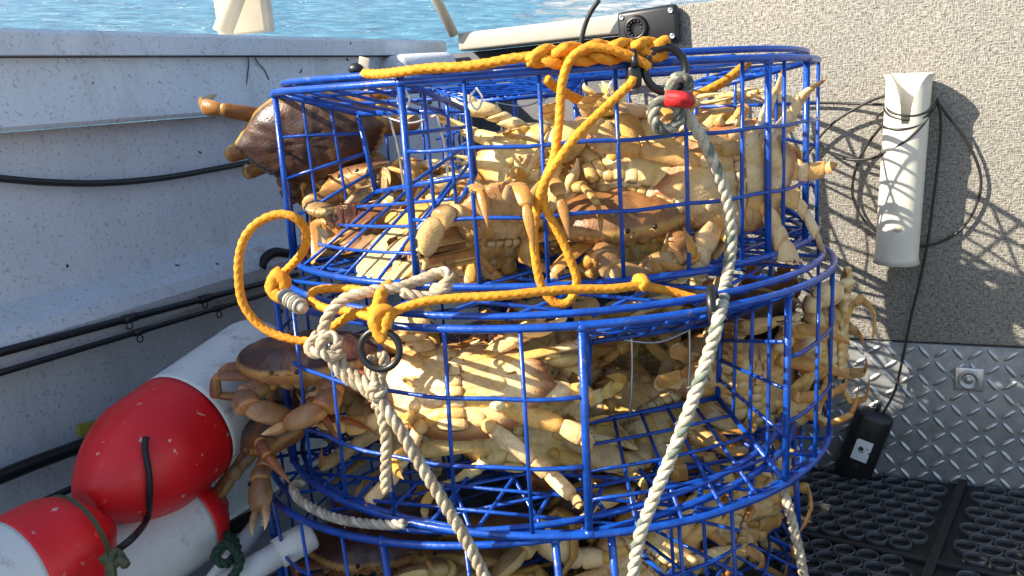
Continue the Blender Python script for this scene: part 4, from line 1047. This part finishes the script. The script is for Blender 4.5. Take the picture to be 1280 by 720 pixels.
# black mounting base with toothed hole
mt = empty("mounting_base", "black plastic mounting base with a toothed round hole and four screws", "bracket", loc=onwall(812, 34, .01))
q = onwall(811, 34, .012); ux = (onwall(838, 30, .012) - onwall(784, 38, .012)); ux.normalize(); uz = Vector((0, 0, 1)); uz = (uz - ux * uz.dot(ux)).normalized(); un = ux.cross(uz)
mb = MB(); box(mb, q, ux * .056, uz * .033, un * .011, bev=.008); child(mb, "base_plate", "black_plastic", mt)
hc = q - ux * .020 + un * (.010 if un.dot(NR) < 0 else -.010); fn_ = un if un.dot(NR) < 0 else -un
mb = MB(); lathe(mb, hc, fn_, [(0, .024), (.006, .021), (.008, .019), (.008, .0145), (-.001, .0135), (-.001, .0)], 36); child(mb, "collar", "black_plastic", mt)
mb = MB()
for i in range(12):
    a = i * math.pi / 6; e = ux * math.cos(a) + uz * math.sin(a); box(mb, hc + e * .0128 + fn_ * .004, e * .002, fn_ * .0036, fn_.cross(e) * .0018)
child(mb, "socket_teeth", "black_rubber", mt)
for a, b in ((-.046, .023), (-.046, -.023), (.045, .022), (.045, -.022)):
    mb = MB(); lathe(mb, q + ux * a + uz * b + fn_ * .011, fn_, [(0, .0052), (.0015, .0048), (.002, .003), (.0012, .0022)], 16); child(mb, "screw", "screw", mt)
simple_tube("black_strap", "black strap end curling up behind the top pot", "strap", "black_rubber", resample(spline([onwall(724, 66, -.25), onwall(730, 36, -.25), onwall(738, 16, -.25), onwall(749, 0, -.25)], 8), .008), .0052, 8)

# ------------------------------------------------------------------ buoys, pipes
def buoy(p0, p1, R, label, split, flip=False, taper=.30):
    d = p1 - p0; L = d.length; d.normalize(); b = empty("buoy", label, "buoy", "red and white foam pot buoys", loc=p0)
    def rad(t): 
        s = t / L
        if s < taper: return R * (.34 + .66 * math.sin(math.pi / 2 * (s / taper)) ** .85)
        if s > .93: return R * (.72 + .28 * math.sqrt(max(0, 1 - ((s - .93) / .07) ** 2)))
        return R
    n = 44; T = [L * i / n for i in range(n + 1)]; ks = int(split * n)
    for name, rng, mt_ in (("lower_half", range(0, ks + 1), flip), ("upper_half", range(ks, n + 1), not flip)):
        mb = MB(); prof = [(T[i], rad(T[i])) for i in rng]
        if name == "lower_half": prof = [(-.004, R * .16), (-.006, R * .26)] + prof
        else: prof = prof + [(L + .003, R * .6), (L + .003, R * .18)]
        lathe(mb, p0, d, prof, 56); child(mb, name, "buoy_white" if mt_ else "buoy_red", b)
    return b
pA, pBb = aty(112, 628, .96), aty(338, 452, 1.28)
buoy(pA, pBb, .079, "big red and white buoy, red end down, leaning beside the pots", .455)
p2a, p2b = aty(128, 662, .93), aty(-120, 800, .74)
buoy(p2a, p2b, .066, "red and white buoy cut by the lower left corner", .50)
p3a, p3b = aty(272, 628, 1.12), aty(60, 760, .92)
buoy(p3a, p3b, .060, "white buoy with a red end under the big one", .22, False, .2)
mb = MB()
d2 = (p2b - p2a).normalized(); a = d2.orthogonal().normalized(); bb = d2.cross(a); c = p2a + d2 * .045
P = [c + (a * math.cos(i * math.pi / 16) + bb * math.sin(i * math.pi / 16)) * .0580 for i in range(32)]
o = len(mb.v); T_, A_, B_ = frames(P, True)
vs = []
for i, p in enumerate(P):
    rad = (p - c).normalized()
    for u, v in ((-.010, 0), (.010, 0), (.010, .002), (-.010, .002)): vs.append(p + d2 * u + rad * v)
mb.add(vs, [(i * 4 + k, i * 4 + (k + 1) % 4, ((i + 1) % 32) * 4 + (k + 1) % 4, ((i + 1) % 32) * 4 + k) for i in range(32) for k in range(4)])
tail = kn([(128, 694, .83), (140, 706, .83), (152, 700, .83), (158, 708, .83), (146, 690, .84), (138, 700, .83), (140, 726, .82)])
tube(mb, resample(spline(tail, 6), .006), .0055, 6)
tag(rooted(mb, "strap", "olive_strap", p2a, smooth=False), "olive webbing strap tied round the lower left buoy", "strap")
d1 = (pBb - pA).normalized()
sp = []
for x, y in ((183, 546), (181, 560), (186, 590), (187, 622), (183, 650), (166, 672), (146, 688)):
    r = ray(x, y); # first hit with the big buoy's skin
    t = .5; hit = None
    while t < 2.5:
        p = CP + r * t; s = (p - pA).dot(d1); q = (p - pA - d1 * s).length
        LB = (pBb - pA).length
        if s > 0 and q < .082 * (.34 + .66 * math.sin(math.pi / 2 * min(1, s / LB / .30)) ** .85) + .003: hit = p; break
        t += .002
    sp.append((hit or CP + r * (.88 / r.y)) - r.normalized() * .002)
mb = MB(); tube(mb, resample(spline(sp, 6), .006), .0042, 6); tag(rooted(mb, "strap", "black_rubber", sp[0]), "black cord lying across the big red buoy", "strap")
# plastic pipes and green line on the deck
def pipe(pa, pb, r, label, cap=True):
    e = empty("pipe", label, "pipe", "white plastic pipes on the deck", loc=pa); mb = MB(); d = (pb - pa).normalized(); tube(mb, [pa, pb], r, 20); child(mb, "pipe_body", "pvc_pipe", e)
    if cap:
        mb = MB(); lathe(mb, pb - d * .04, d, [(0, r * 1.02), (0, r * 1.22), (.046, r * 1.22), (.05, r * 1.1)], 24); child(mb, "pipe_cap", "pvc_pipe", e)
pipe(aty(240, 756, .98), aty(382, 672, 1.06), .0165, "white plastic pipe with an end cap by the lowest pot")
pipe(aty(262, 735, 1.0), aty(345, 628, 1.15), .013, "thinner white pipe leaning up behind the lowest pot's edge", False)
mb = MB(); P = kn([(255, 640, 1.1), (270, 664, 1.07), (290, 672, 1.05), (296, 690, 1.03), (282, 705, 1.0), (268, 695, 1.0), (284, 680, 1.02), (300, 700, 1.0), (290, 722, .98), (270, 740, .97)]); laid(mb, P, .006, 5)
tag(rooted(mb, "rope", "green_rope", P[0]), "dark green rope tangled on the deck by the buoys", "rope")
simple_tube("black_hose", "black hose lying low under the white buoy", "hose", "black_rubber", resample(spline(kn([(180, 740, 1.0), (230, 700, 1.08), (275, 668, 1.14), (330, 640, 1.2)]), 6), .02), .011, 12)
print("crabs", len(CR), "tris", sum(len(o.data.polygons) for o in bpy.data.objects if o.type == 'MESH'))
